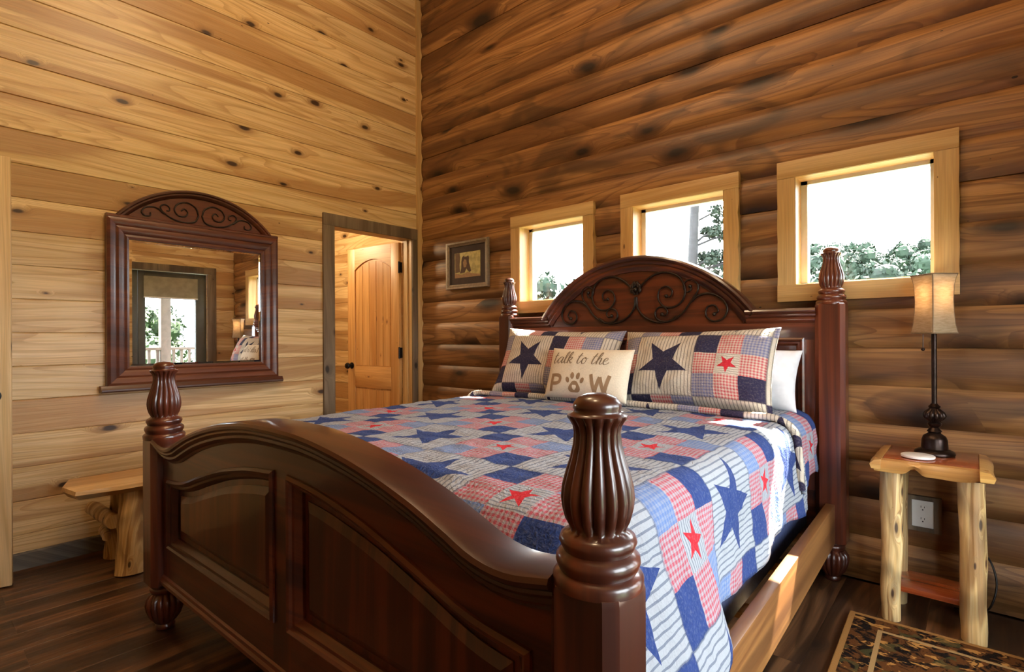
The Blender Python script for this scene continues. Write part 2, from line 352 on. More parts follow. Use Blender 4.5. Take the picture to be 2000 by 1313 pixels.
# ------------------------------------------------------------------ mesh helpers
class MB:
    def __init__(s): s.v = []; s.f = []; s.uv = {}
    def add(s, verts, faces):
        o = len(s.v); s.v += [tuple(p) for p in verts]; s.f += [tuple(i + o for i in f) for f in faces]
    def box(s, x0, x1, y0, y1, z0, z1):
        s.add([(x0, y0, z0), (x1, y0, z0), (x1, y1, z0), (x0, y1, z0), (x0, y0, z1), (x1, y0, z1), (x1, y1, z1), (x0, y1, z1)],
              [(0, 3, 2, 1), (4, 5, 6, 7), (0, 1, 5, 4), (1, 2, 6, 5), (2, 3, 7, 6), (3, 0, 4, 7)])
    def cbox(s, x0, x1, y0, y1, z0, z1, c=0.004):
        """box with chamfered edges"""
        bm = bmesh.new(); bmesh.ops.create_cube(bm, size=1)
        for v in bm.verts: v.co = Vector((x0 + (v.co.x + .5) * (x1 - x0), y0 + (v.co.y + .5) * (y1 - y0), z0 + (v.co.z + .5) * (z1 - z0)))
        bmesh.ops.bevel(bm, geom=list(bm.edges), offset=c, segments=2, profile=0.6, affect='EDGES')
        s.bm(bm)
    def bm(s, bm):
        bm.verts.index_update(); s.add([v.co[:] for v in bm.verts], [[v.index for v in f.verts] for f in bm.faces]); bm.free()
    def prism(s, poly, a, b, axis='x'):
        """poly: list of 2-D points, extruded from a to b along axis (x: (y,z); y: (x,z); z: (x,y))"""
        n = len(poly)
        mk = {'x': lambda p, t: (t, p[0], p[1]), 'y': lambda p, t: (p[0], t, p[1]), 'z': lambda p, t: (p[0], p[1], t)}[axis]
        s.add([mk(p, a) for p in poly] + [mk(p, b) for p in poly],
              [tuple(range(n))[::-1], tuple(range(n, 2 * n))] + [(i, (i + 1) % n, n + (i + 1) % n, n + i) for i in range(n)])
    def lathe(s, prof, seg=32, c=(0, 0), rib=None, square=None):
        """prof: (r, z) list round the z axis; rib=(z0,z1,n,depth) adds gadroons"""
        o = len(s.v); vs = []; n = len(prof)
        for (r, z) in prof:
            for k in range(seg):
                a = 2 * PI * k / seg; rr = r
                if rib and rib[0] <= z <= rib[1]:
                    rr = r * (1 - rib[3] + rib[3] * abs(math.sin(rib[2] * a / 2)) ** 0.8)
                vs.append((c[0] + rr * math.cos(a), c[1] + rr * math.sin(a), z))
        fs = [(i * seg + k, i * seg + (k + 1) % seg, (i + 1) * seg + (k + 1) % seg, (i + 1) * seg + k) for i in range(n - 1) for k in range(seg)]
        fs.append(tuple(range(seg))[::-1]); fs.append(tuple((n - 1) * seg + k for k in range(seg)))
        s.add(vs, fs)
    def tube(s, pts, r, seg=8, closed=False, r_fn=None):
        pts = [Vector(p) for p in pts]; n = len(pts); vs = []; ref = None
        for i, p in enumerate(pts):
            t = (pts[(i + 1) % n] - pts[i - 1]) if closed else (pts[min(i + 1, n - 1)] - pts[max(i - 1, 0)])
            t.normalize()
            if ref is None: ref = Vector((0, 0, 1)) if abs(t.z) < 0.9 else Vector((1, 0, 0))
            a = t.cross(ref).normalized(); b = a.cross(t).normalized(); ref = b
            rr = r_fn(i / max(1, n - 1)) * r if r_fn else r
            vs += [tuple(p + (a * math.cos(2 * PI * k / seg) + b * math.sin(2 * PI * k / seg)) * rr) for k in range(seg)]
        m = n if closed else n - 1
        fs = [(i * seg + k, i * seg + (k + 1) % seg, ((i + 1) % n) * seg + (k + 1) % seg, ((i + 1) % n) * seg + k) for i in range(m) for k in range(seg)]
        if not closed: fs += [tuple(range(seg))[::-1], tuple((n - 1) * seg + k for k in range(seg))]
        s.add(vs, fs)
    def strip(s, xs, lo, hi, y0, y1):
        """solid between the curves lo(x) and hi(x), thickness y0..y1 (y0 = front)"""
        n = len(xs); vs = []
        for x in xs: vs += [(x, y0, lo(x)), (x, y0, hi(x)), (x, y1, hi(x)), (x, y1, lo(x))]
        fs = []
        for i in range(n - 1):
            a, b = 4 * i, 4 * i + 4
            for k in range(4): fs.append((a + k, b + k, b + (k + 1) % 4, a + (k + 1) % 4)[::-1])
        fs += [(0, 1, 2, 3)[::-1], tuple(4 * (n - 1) + k for k in range(4))]
        s.add(vs, fs)
    def sweep(s, path, prof, closed=False):
        """profile points (off, y): off along the path normal in the x-z plane, y = depth; path in (x, z)"""
        n = len(path); k = len(prof); vs = []
        P = [Vector((p[0], p[1])) for p in path]
        for i in range(n):
            if closed: a = P[i] - P[i - 1]; b = P[(i + 1) % n] - P[i]
            else: a = P[i] - P[max(i - 1, 0)]; b = P[min(i + 1, n - 1)] - P[i]
            if a.length < 1e-9: a = b
            if b.length < 1e-9: b = a
            a.normalize(); b.normalize()
            na = Vector((-a.y, a.x)); nb = Vector((-b.y, b.x)); nn = na + nb
            nn = nn / max(0.3, nn.length_squared / 2)
            for (o, y) in prof: vs.append((P[i].x + nn.x * o, y, P[i].y + nn.y * o))
        m = n if closed else n - 1
        fs = [(i * k + j, ((i + 1) % n) * k + j, ((i + 1) % n) * k + (j + 1) % k, i * k + (j + 1) % k) for i in range(m) for j in range(k)]
        if not closed: fs += [tuple(range(k)), tuple((n - 1) * k + j for j in range(k))[::-1]]
        s.add(vs, fs)
    def ball(s, c, r, seg=12, rings=8, sc=(1, 1, 1)):
        vs = []; fs = []
        for i in range(1, rings):
            t = PI * i / rings
            for k in range(seg):
                a = 2 * PI * k / seg
                vs.append((c[0] + r * sc[0] * math.sin(t) * math.cos(a), c[1] + r * sc[1] * math.sin(t) * math.sin(a), c[2] + r * sc[2] * math.cos(t)))
        top = len(vs); vs.append((c[0], c[1], c[2] + r * sc[2])); vs.append((c[0], c[1], c[2] - r * sc[2]))
        for i in range(rings - 2):
            for k in range(seg): fs.append((i * seg + k, (i + 1) * seg + k, (i + 1) * seg + (k + 1) % seg, i * seg + (k + 1) % seg))
        for k in range(seg):
            fs.append((top, k, (k + 1) % seg)); fs.append((top + 1, (rings - 2) * seg + (k + 1) % seg, (rings - 2) * seg + k))
        s.add(vs, fs)
    def mesh(s, name, mat=None, smooth=35, fix=True):
        me = bpy.data.meshes.new(name); me.from_pydata(s.v, [], s.f)
        if fix:
            bm = bmesh.new(); bm.from_mesh(me); bmesh.ops.recalc_face_normals(bm, faces=bm.faces); bm.to_mesh(me); bm.free()
        if mat: me.materials.append(mat)
        if smooth:
            me.polygons.foreach_set('use_smooth', [True] * len(me.polygons))
            me.set_sharp_from_angle(angle=math.radians(smooth))
        me.update(); return me
    def build(s, name, mat, parent=None, smooth=35, fix=True):
        return link(name, s.mesh(name, mat, smooth, fix), parent)

def link(name, data, parent=None):
    o = bpy.data.objects.new(name, data); COL.objects.link(o)
    if parent: o.parent = parent
    return o
def tag(o, label, cat, group=None, kind=None):
    o['label'] = label; o['category'] = cat
    if group: o['group'] = group
    if kind: o['kind'] = kind
    return o
def thing(name, label, cat, loc=(0, 0, 0), rz=0, group=None, kind=None):
    o = link(name, None); o.location = loc; o.rotation_euler = (0, 0, rz)
    return tag(o, label, cat, group, kind)
def part(name, mat, parent, fn, *a, smooth=35, fix=True, **k):
    m = MB(); getattr(m, fn)(*a, **k); return m.build(name, mat, parent, smooth, fix)
def interp(pts, x):
    if x <= pts[0][0]: return pts[0][1]
    for i in range(len(pts) - 1):
        if x <= pts[i + 1][0]:
            p0 = pts[max(i - 1, 0)]; p1 = pts[i]; p2 = pts[i + 1]; p3 = pts[min(i + 2, len(pts) - 1)]
            t = (x - p1[0]) / (p2[0] - p1[0]); dx = p2[0] - p1[0]
            m1 = (p2[1] - p0[1]) / (p2[0] - p0[0]) * dx; m2 = (p3[1] - p1[1]) / (p3[0] - p1[0]) * dx
            return (2 * t**3 - 3 * t**2 + 1) * p1[1] + (t**3 - 2 * t**2 + t) * m1 + (-2 * t**3 + 3 * t**2) * p2[1] + (t**3 - t**2) * m2
    return pts[-1][1]
def crom(pts, n=8):
    """Catmull-Rom through 2-D/3-D points"""
    out = []; P = [Vector(p) for p in pts]
    for i in range(len(P) - 1):
        p0 = P[i - 1] if i else P[0] * 2 - P[1]; p1 = P[i]; p2 = P[i + 1]; p3 = P[i + 2] if i + 2 < len(P) else P[-1] * 2 - P[-2]
        for k in range(n):
            t = k / n
            out.append(0.5 * ((2 * p1) + (p2 - p0) * t + (2 * p0 - 5 * p1 + 4 * p2 - p3) * t * t + (3 * p1 - p0 - 3 * p2 + p3) * t**3))
    out.append(P[-1]); return out
def lins(a, b, n): return [a + (b - a) * i / (n - 1) for i in range(n)]
def sstep(a, b, x):
    t = max(0, min(1, (x - a) / (b - a))); return t * t * (3 - 2 * t)
def slab_with_holes(mb, axis, lo, hi, a0, a1, z0, z1, holes):
    """wall slab; axis 'x': thickness lo..hi in x, runs a0..a1 in y; axis 'y': the other way. holes (a,b,za,zb)"""
    A = sorted({a0, a1, *[h[0] for h in holes], *[h[1] for h in holes]}); Z = sorted({z0, z1, *[h[2] for h in holes], *[h[3] for h in holes]})
    for i in range(len(A) - 1):
        for j in range(len(Z) - 1):
            ca, cz = (A[i] + A[i + 1]) / 2, (Z[j] + Z[j + 1]) / 2
            if any(h[0] < ca < h[1] and h[2] < cz < h[3] for h in holes): continue
            if axis == 'x': mb.box(lo, hi, A[i], A[i + 1], Z[j], Z[j + 1])
            else: mb.box(A[i], A[i + 1], lo, hi, Z[j], Z[j + 1])

# ================================================================== SETTING
# ---- floor: dark planks running along y
floor = MB(); floor.box(-0.019, ROOM_W + 0.019, ROOM_Y0, 0.150, -0.10, -0.018); floor.box(-0.125, -0.019, BD_Y0, BD_Y1, -0.1, 0.0)
floor = floor.build('floor', FLOOR, smooth=0); tag(floor, 'dark brown hand-scraped plank floor of the bedroom', 'floor', kind='structure')
PW = 0.160
rr = random.Random(3)
ncol = int(ROOM_W / PW) + 1
plank_mesh = {}
def plank_board(L, wd, th, name, mat, ch=0.0004):
    key = (round(L, 3), round(wd, 4), name)
    if key in plank_mesh: return plank_mesh[key]
    m = MB(); h = wd / 2
    m.prism([(-h, -th), (h, -th), (h, -ch), (h - ch, 0), (-h + ch, 0), (-h, -ch)], -L / 2, L / 2, 'x')
    plank_mesh[key] = m.mesh(name, mat, 0); return plank_mesh[key]
for c in range(ncol):
    x0 = c * PW; wd = min(PW, ROOM_W - x0)
    if wd < 0.03: continue
    y = 0.0; first = True
    while y > ROOM_Y0 + 0.05:
        L = rr.choice((0.9, 1.2, 1.5, 1.8)) if not first else rr.choice((0.6, 0.9, 1.2, 1.5))
        first = False
        L = min(L, y - ROOM_Y0)
        o = link('plank', plank_board(L - 0.0005, wd - 0.0005, 0.018, 'floor_plank', FLOOR), floor)
        o.rotation_euler = (0, 0, PI / 2); o.location = (x0 + wd / 2, y - L / 2, 0)
        y -= L

# ---- horizontal board walls (left, right, bathroom): each board an object, local x along the board, front face at local y = 0
ROW = 0.1724
def wall_board(L, h, name):
    key = (round(L, 3), round(h, 4), name)
    if key in plank_mesh: return plank_mesh[key]
    m = MB(); t = 0.019; g = 0.006
    m.prism([(t, 0), (t, h), (g, h), (0, h - g), (0, g * 0.4), (g * 0.5, 0)], 0, L, 'x')
    plank_mesh[key] = m.mesh(name, PINE, 0); return plank_mesh[key]
def board_wall(parent, origin, rz, length, height, holes, z_start=0.0):
    """boards run from origin along local +x for length; holes in local (x0,x1,z0,z1)"""
    n = int(height / ROW) + 1
    R = Matrix.Rotation(rz, 4, 'Z')
    for i in range(n):
        z0 = i * ROW; z1 = min(z0 + ROW, height)
        if z1 - z0 < 0.02 or z1 < z_start: continue
        segs = [(0.0, length)]
        for (a, b, za, zb) in holes:
            if za < (z0 + z1) / 2 + 0.03 and zb > z0 + 0.03:
                ns = []
                for (s0, s1) in segs:
                    if b <= s0 or a >= s1: ns.append((s0, s1)); continue
                    if a > s0 + 0.01: ns.append((s0, a))
                    if b < s1 - 0.01: ns.append((b, s1))
                segs = ns
        for (s0, s1) in segs:
            o = link('board', wall_board(s1 - s0, z1 - z0, parent.name + '_board'), parent)
            p = Vector(origin) + R @ Vector((s0, 0, z0)); o.location = p; o.rotation_euler = (0, 0, rz)

BD_Y0, BD_Y1, BD_H = -0.841, -0.102, 2.018          # bathroom door opening
mb = MB(); slab_with_holes(mb, 'x', -0.12, -0.019, ROOM_Y0, 0.16, -0.1, ROOM_H, [(BD_Y0 - 0.02, BD_Y1 + 0.02, -0.02, BD_H + 0.02)])
wl = mb.build('wall_left', PINE, smooth=0); tag(wl, 'light knotty pine board wall carrying the mirror', 'wall', kind='structure')
board_wall(wl, (0, ROOM_Y0, 0), PI / 2, -ROOM_Y0, ROOM_H, [(BD_Y0 - 0.02 - ROOM_Y0, BD_Y1 + 0.02 - ROOM_Y0, -0.1, BD_H + 0.01)])
# rotate +90: local -y (front) faces +x

mb = MB(); slab_with_holes(mb, 'x', ROOM_W + 0.019, ROOM_W + 0.12, ROOM_Y0, 0.16, -0.1, ROOM_H, [(GD_Y0, GD_Y1, -0.02, GD_H)])
wr = mb.build('wall_right', PINE, smooth=0); tag(wr, 'knotty pine board wall around the glazed porch door', 'wall', kind='structure')
board_wall(wr, (ROOM_W, 0, 0), -PI / 2, -ROOM_Y0, ROOM_H, [(-GD_Y1, -GD_Y0, -0.1, GD_H + 0.01)])
mb = MB(); mb.box(-0.12, ROOM_W + 0.12, ROOM_Y0 - 0.12, ROOM_Y0, 0, ROOM_H)
wf = mb.build('wall_front', PINE, smooth=0); tag(wf, 'pine wall behind the camera, opposite the log wall', 'wall', kind='structure')
mb = MB(); mb.box(-0.12, ROOM_W + 0.12, ROOM_Y0 - 0.12, 0.2, ROOM_H, ROOM_H + 0.12)
ce = mb.build('ceiling', PINE, smooth=0); tag(ce, 'high pine ceiling of the bedroom', 'ceiling', kind='structure')

# ---- log wall
LOGH, LOGO = 0.1805, 0.030
def log_y(t):          # t -1..1 across a course: 0 at the crown, deeper at the joint
    return 0.023 * abs(t) ** 3.2 + 0.003
mb = MB(); slab_with_holes(mb, 'y', 0.150, 0.185, -0.12, ROOM_W + 0.12, -0.1, ROOM_H, [(c - WIN_HW - 0.02, c + WIN_HW + 0.02, WIN_Z0 - 0.02, WIN_Z1 + 0.02) for c in WIN_CX])
wb = mb.build('wall_back', LOG, smooth=0); tag(wb, 'brown stained log wall behind the bed', 'wall', kind='structure')
holes = [(c - WIN_HW - 0.021, c + WIN_HW + 0.021) for c in WIN_CX]; HZ0, HZ1 = WIN_Z0 - 0.021, WIN_Z1 + 0.021
lr = random.Random(11)
for i in range(0, 24):
    z0 = LOGO + i * LOGH; z1 = z0 + LOGH; zc = (z0 + z1) / 2
    cz0, cz1 = (z0 if i else 0.0), min(z1, ROOM_H)
    if cz1 - cz0 < 0.01: continue
    off = lr.uniform(-0.004, 0.006)
    def section(za, zb, n=10):
        pts = [(log_y(max(-1, min(1, (z - zc) / (LOGH / 2)))) + off, z) for z in lins(za, zb, n)]
        return pts + [(0.15, zb), (0.15, za)]
    pieces = []        # groups of connected x-spans: list of (x0,x1,za,zb)
    xs = [0.0] + [h for ab in holes for h in ab] + [ROOM_W]
    cur = []
    for k in range(len(xs) - 1):
        a, b = xs[k], xs[k + 1]
        if k % 2 == 0: cur.append((a, b, cz0, cz1))
        else:
            if cz1 <= HZ0 or cz0 >= HZ1: cur.append((a, b, cz0, cz1))
            elif cz0 < HZ0 - 0.004: cur.append((a, b, cz0, HZ0))
            elif cz1 > HZ1 + 0.004: cur.append((a, b, HZ1, cz1))
            else: pieces.append(cur); cur = []
    pieces.append(cur)
    for pc in pieces:
        if len({(c[2], c[3]) for c in pc}) == 1: pc = [(pc[0][0], pc[-1][1], pc[0][2], pc[0][3])]
        m = MB()
        ox = (pc[0][0] + pc[-1][1]) / 2
        for (a, b, za, zb) in pc: m.prism([(y, z - zc) for (y, z) in section(za, zb)], a - ox, b - ox, 'x')
        o = m.build('log', LOG, wb, smooth=50); o.location = (ox, 0, zc)

# ---- corner trim scribed to the logs
pts = [(-0.046, 0.0)]
zz = 0.0
edge = []
while zz <= ROOM_H:
    t = (((zz - LOGO) / LOGH) % 1.0) * 2 - 1
    edge.append((log_y(t) * 0.8 - 0.004, zz)); zz += LOGH / 10
m = MB(); m.prism([(-0.046, 0.0)] + edge + [(-0.046, edge[-1][1])], 0.0, 0.02, 'x')
t1 = m.build('trim_1', PINE_TRIM_V, smooth=0); tag(t1, 'narrow pine corner trim scribed to the log wall', 'trim', kind='structure')
# ---- baseboard on the left wall
m = MB(); m.prism([(0, 0), (0.018, 0), (0.018, 0.078), (0.014, 0.084), (0, 0.084)], ROOM_Y0, BD_Y0 - 0.095, 'y')
bb = m.build('baseboard_left', BASEB, smooth=0); tag(bb, 'grey weathered baseboard along the pine wall', 'baseboard', kind='structure')

# ---- windows
for wi, cxw in enumerate(WIN_CX):
    wn = thing('window_%d' % (wi + 1), ['pine-framed square window nearest the corner', 'middle pine-framed window behind the headboard arch with a tree trunk in view',
               'pine-framed window beside the lamp with wooded hill in view'][wi], 'window', (cxw, 0, 0), kind='structure')
    a, b = WIN_HW, WIN_HW + CAS
    yf, yb = -0.020, 0.012
    part('casing', PINE_TRIM, wn, 'cbox', -b, b, yf - 0.003, yb, WIN_Z1, WIN_Z1 + CAS, 0.002)
    part('casing', PINE_TRIM, wn, 'cbox', -b, b, yf - 0.003, yb, WIN_Z0 - CAS, WIN_Z0, 0.002)
    for sg in (-1, 1):
        ed = []
        for z in lins(WIN_Z0, WIN_Z1, 25):
            t = (((z - LOGO) / LOGH) % 1.0) * 2 - 1
            ed.append((sg * (b - 0.008 * abs(t) ** 2 * (1 if (sg > 0 and wi < 2) else 0.25)), z))
        m = MB(); m.prism([(sg * (a + 0.003), WIN_Z1), (sg * (a + 0.003), WIN_Z0)] + ed, yf, yb + 0.03, 'y'); m.build('casing', PINE_TRIM_V, wn, smooth=0)
        part('jamb', PINE_TRIM_V, wn, 'box', sg * a, sg * (a + 0.018), yf + 0.004, 0.175, WIN_Z0 - 0.018, WIN_Z1 + 0.018, smooth=0)
    for z in (WIN_Z0 - 0.0165, WIN_Z1 - 0.0015): part('jamb', PINE_TRIM, wn, 'box', -a, a, yf + 0.004, 0.175, z, z + 0.018, smooth=0)
    m = MB(); q = 0.030
    for (x0, x1, z0, z1) in ((-a, -a + q, WIN_Z0, WIN_Z1), (a - q * 0.6, a, WIN_Z0, WIN_Z1), (-a, a, WIN_Z0, WIN_Z0 + q * 0.5), (-a, a, WIN_Z1 - q * 0.7, WIN_Z1)): m.box(x0, x1, 0.095, 0.145, z0, z1)
    m.build('sash', WHITE, wn, smooth=0)
    part('pane', GLASS, wn, 'box', -a + q * 0.9, a - q * 0.5, 0.118, 0.122, WIN_Z0 + 0.01, WIN_Z1 - 0.015, smooth=0)

# ---- doors: arched two-panel pine leaf
def door_leaf(parent, wd, ht, th=0.036, knob_mat=BLACK, hinges=(), DOOR_V=DOOR_V):
    """local x along the width from the hinge, y thickness, z up"""
    leaf = MB(); leaf.box(0.05, wd - 0.05, -0.007, 0.007, 0.05, ht - 0.05); leaf = leaf.build('leaf', DOOR_V, parent, smooth=0)
    st = 0.105; zt = ht - 0.20; z_mid0, z_mid1 = 0.70, 0.90
    for (x0, x1) in ((0, st), (wd - st, wd)): part('stile', DOOR_V, leaf, 'cbox', x0, x1, -th / 2, th / 2, 0, ht, 0.003)
    xs = lins(st, wd - st, 17); xm = wd / 2; hw = (wd - 2 * st) / 2
    arch = lambda x: ht - 0.20 + 0.085 * (1 - ((x - xm) / hw) ** 2)
    part('rail', DOOR_H, leaf, 'strip', xs, arch, lambda x: ht, -th / 2, th / 2, smooth=20)
    part('rail', DOOR_H, leaf, 'cbox', st, wd - st, -th / 2, th / 2, z_mid0, z_mid1, 0.003)
    part('rail', DOOR_H, leaf, 'cbox', st, wd - st, -th / 2, th / 2, 0, 0.22, 0.003)
    n = 5
    for (za, top) in ((0.905, lambda x: arch(x) - 0.004), (0.225, lambda x: z_mid0 - 0.004)):
        for k in range(n):
            xa = st + 0.012 + (wd - 2 * st - 0.024) * k / n; xb = st + 0.012 + (wd - 2 * st - 0.024) * (k + 1) / n
            part('panel_slat', DOOR_V, leaf, 'strip', lins(xa + 0.003, xb - 0.003, 5), lambda x: za, lambda x: top(x) - 0.012, -0.012, 0.012, smooth=20)
    m = MB()
    for sg in (-1, 1):
        m.lathe([(0.030, 0), (0.030, 0.006), (0.012, 0.010), (0.011, 0.030), (0.026, 0.040), (0.030, 0.052), (0.024, 0.066), (0.0, 0.070)], 20)
        k0 = len(m.v) - 8 * 20
        for q in range(k0, len(m.v)):
            x, y, z = m.v[q]; m.v[q] = (wd - 0.062 + x, sg * (th / 2 + z), 0.90 + y)
    m.build('knob', knob_mat, leaf)
    for hz in hinges:
        m = MB(); m.box(-0.016, 0.002, -0.020, 0.020, hz - 0.045, hz + 0.045); m.tube([(-0.008, 0.022, hz - 0.05), (-0.008, 0.022, hz + 0.05)], 0.008, 10)
        m.build('hinge', BLACK, leaf)
    return leaf

d1 = thing('door_1', 'open arched knotty pine door into the warmly lit bathroom', 'door', (0, 0, 0), kind='structure')
cw = 0.092
part('casing', GREYWOOD_V, d1, 'cbox', 0.0, 0.020, BD_Y0 - cw, BD_Y0, 0, BD_H, 0.002)
part('casing', GREYWOOD_V, d1, 'cbox', 0.0, 0.020, BD_Y1, -0.047, 0, BD_H, 0.002)
part('casing', GREYWOOD_V, d1, 'cbox', 0.0, 0.022, BD_Y0 - cw, -0.047, BD_H, BD_H + 0.09, 0.002)
for (y0, y1) in ((BD_Y0 - 0.018, BD_Y0 + 0.002), (BD_Y1 - 0.002, BD_Y1 + 0.018)): part('jamb', PINE_TRIM_V, d1, 'box', -0.125, 0.004, y0, y1, 0, BD_H, smooth=0)
part('jamb', PINE_TRIM_V, d1, 'box', -0.125, 0.004, BD_Y0 - 0.018, BD_Y1 + 0.018, BD_H, BD_H + 0.018, smooth=0)
for (y0, y1) in ((BD_Y0, BD_Y0 + 0.012), (BD_Y1 - 0.012, BD_Y1)): part('stop', PINE_TRIM_V, d1, 'box', -0.085, -0.045, y0, y1, 0, BD_H, smooth=0)
lf = door_leaf(d1, 0.715, 2.0, hinges=(0.22, 1.03, 1.78))
lf.location = (-0.142, BD_Y1 - 0.010, 0.008); lf.rotation_euler = (0, 0, math.radians(185 + 0.0))

d2 = thing('door_2', 'pale pine door leaf folded open at the left edge of the room', 'door', (0.022, -3.415, 0), kind='structure')
part('hinge_cleat', PINE_TRIM_V, d2, 'cbox', -0.022, 0.01, -0.10, -0.005, 0, 2.03, 0.002)
lf2 = door_leaf(d2, 0.78, 2.03, hinges=(0.25, 1.05, 1.8), DOOR_V=PALEDOOR_V)
lf2.location = (0.02, 0.0, 0.006); lf2.rotation_euler = (0, 0, math.atan2(0.755, 0.17))

# ---- bathroom behind the door
BX0, BY0, BY1, BZ = -2.3, -2.2, 0.14, 2.42
m = MB(); m.box(BX0, -0.12, BY0, BY1 + 0.02, -0.08, 0.0); o = m.build('floor_bathroom', BATHTILE, smooth=0); tag(o, 'tan bathroom floor beyond the open door', 'floor', kind='structure')
m = MB(); m.box(BX0, -0.12, BY0, BY1 + 0.1, BZ, BZ + 0.06); o = m.build('ceiling_bathroom', PINE, smooth=0); tag(o, 'pine bathroom ceiling glimpsed above the open door', 'ceiling', kind='structure')
m = MB(); m.box(BX0, -0.12, BY1 + 0.019, BY1 + 0.08, 0, BZ); o = m.build('wall_bathroom', PINE, smooth=0); tag(o, 'golden pine board wall inside the bathroom behind the open door', 'wall', kind='structure')
board_wall(o, (BX0, BY1, 0), 0, -0.122 - BX0, BZ, [])
m = MB(); m.box(BX0 - 0.06, BX0, BY0, BY1 + 0.08, 0, BZ); o = m.build('wall_bathroom_far', PINE, smooth=0); tag(o, 'pine wall at the far end of the bathroom', 'wall', kind='structure')
m = MB(); m.box(BX0, -0.12, BY0 - 0.06, BY0, 0, BZ); o = m.build('wall_bathroom_side', PINE, smooth=0); tag(o, 'pine side wall of the bathroom', 'wall', kind='structure')

def dome_light(name, label, loc, r, watts, col, strength, rim=BRONZE):
    t = thing(name, label, 'ceiling light', loc)
    part('canopy', rim, t, 'lathe', [(r * 1.05, 0.0), (r * 1.05, -0.03), (r * 0.98, -0.035), (0.0, -0.035)], 40)
    part('bowl', glow(name + '_glass', col, strength), t, 'lathe', [(r * 0.96, -0.036), (r * 0.9, -0.07), (r * 0.7, -0.11), (r * 0.35, -0.135), (0.02, -0.14)], 40, smooth=60)
    part('nut', rim, t, 'ball', (0, 0, -0.145), 0.014)
    l = bpy.data.lights.new(name + '_lamp', 'POINT'); l.energy = watts; l.color = col[:3]; l.shadow_soft_size = r * 0.7
    o = bpy.data.objects.new(name + '_lamp', l); COL.objects.link(o); o.location = (loc[0], loc[1], loc[2] - 0.14 - r * 0.7 - 0.02)
    return t
dome_light('flush_ceiling_light', 'bronze rimmed bowl light on the bathroom ceiling', (-1.1, -0.75, BZ), 0.16, 30, (1.0, 0.76, 0.46, 1), 5)
dome_light('added_bowl_light', 'unseen bronze rimmed bowl light added on the high bedroom ceiling for warm fill near the mirror wall', (1.9, -1.9, ROOM_H), 0.30, 42, (1.0, 0.76, 0.48, 1), 4)  # out of view, added as warm fill for the upper walls
dome_light('added_bowl_light', 'unseen bronze rimmed bowl light added on the high bedroom ceiling for warm fill near the porch door', (3.1, -2.6, ROOM_H), 0.30, 44, (1.0, 0.76, 0.48, 1), 4)  # second added bowl, out of view, warms the upper right

# ---- glazed porch door in the right wall (seen in part in the mirror)
gd = thing('door_3', 'glazed porch door with roller blind, seen in the mirror, with an unseen third leaf added for daylight', 'door', (ROOM_W, 0, 0), kind='structure')
part('casing', GREYWOOD_V, gd, 'cbox', -0.02, 0.0, GD_Y1, GD_Y1 + 0.105, 0, GD_H, 0.002)
part('casing', GREYWOOD_V, gd, 'cbox', -0.02, 0.0, GD_Y0 - 0.105, GD_Y0, 0, GD_H, 0.002)
part('casing', GREYWOOD_V, gd, 'cbox', -0.022, 0.0, GD_Y0 - 0.105, GD_Y1 + 0.105, GD_H, GD_H + 0.085, 0.002)
lw = (GD_Y1 - GD_Y0) / 3
for k in range(3):  # leaf farthest from the log wall is unseen, added to let in more daylight
    ya = GD_Y0 + k * lw + 0.002; yb = ya + lw - 0.004; sa, sb = ((0.125, 0.078), (0.078, 0.078), (0.078, 0.125))[k]
    lf = MB(); lf.box(0.058, 0.062, ya + sa, yb - sb, 0.2, GD_H - 0.09); lf = lf.build('pane', GLASS, gd, smooth=0)
    for (p, q) in ((ya, ya + sa), (yb - sb, yb)): part('stile', DARKSTILE, lf, 'cbox', 0.035, 0.085, p, q, 0.01, GD_H - 0.005, 0.004)
    for (p, q) in ((0.01, 0.21), (GD_H - 0.10, GD_H - 0.005)): part('rail', DARKSTILE, lf, 'cbox', 0.036, 0.084, ya + sa, yb - sb, p, q, 0.004)
    part('roller_blind', plain('blind_cloth', lin((150, 142, 116)), 0.9), lf, 'box', 0.020, 0.024, ya + sa - 0.02, yb - sb + 0.02, 1.69, GD_H - 0.07, smooth=0)
    part('blind_bar', WHITE, lf, 'tube', [(0.022, ya + sa - 0.02, 1.685), (0.022, yb - sb + 0.02, 1.685)], 0.010, 10)
m = MB(); m.box(ROOM_W, ROOM_W + 0.12, GD_Y0, GD_Y1, -0.06, 0.008); o = m.build('threshold', GREYWOOD_H, gd, smooth=0); o.location = (-ROOM_W, 0, 0)

# ================================================================== BED
BED_O, BED_R = (2.195, -2.272, 0.0), math.radians(1.4)
bed = thing('four_poster_bed', 'dark cherry bed with arched carved headboard and turned fluted posts', 'bed', BED_O, BED_R)
HWB = 1.01; LB = 2.19
FIN = [(0.073, -0.004), (0.074, 0.010), (0.070, 0.016), (0.063, 0.020), (0.066, 0.026), (0.069, 0.034), (0.068, 0.042), (0.062, 0.048), (0.057, 0.052), (0.060, 0.058), (0.0635, 0.066), (0.061, 0.074), (0.054, 0.079), (0.046, 0.083),
       (0.047, 0.088), (0.0535, 0.100), (0.0585, 0.118), (0.0605, 0.135), (0.0585, 0.155), (0.0525, 0.178), (0.0455, 0.200), (0.0400, 0.222), (0.0385, 0.240), (0.0405, 0.252), (0.0450, 0.260), (0.0495, 0.266),
       (0.0490, 0.270), (0.0400, 0.273), (0.0375, 0.278), (0.0400, 0.282), (0.0385, 0.290), (0.031, 0.299), (0.018, 0.3045), (0.004, 0.306)]
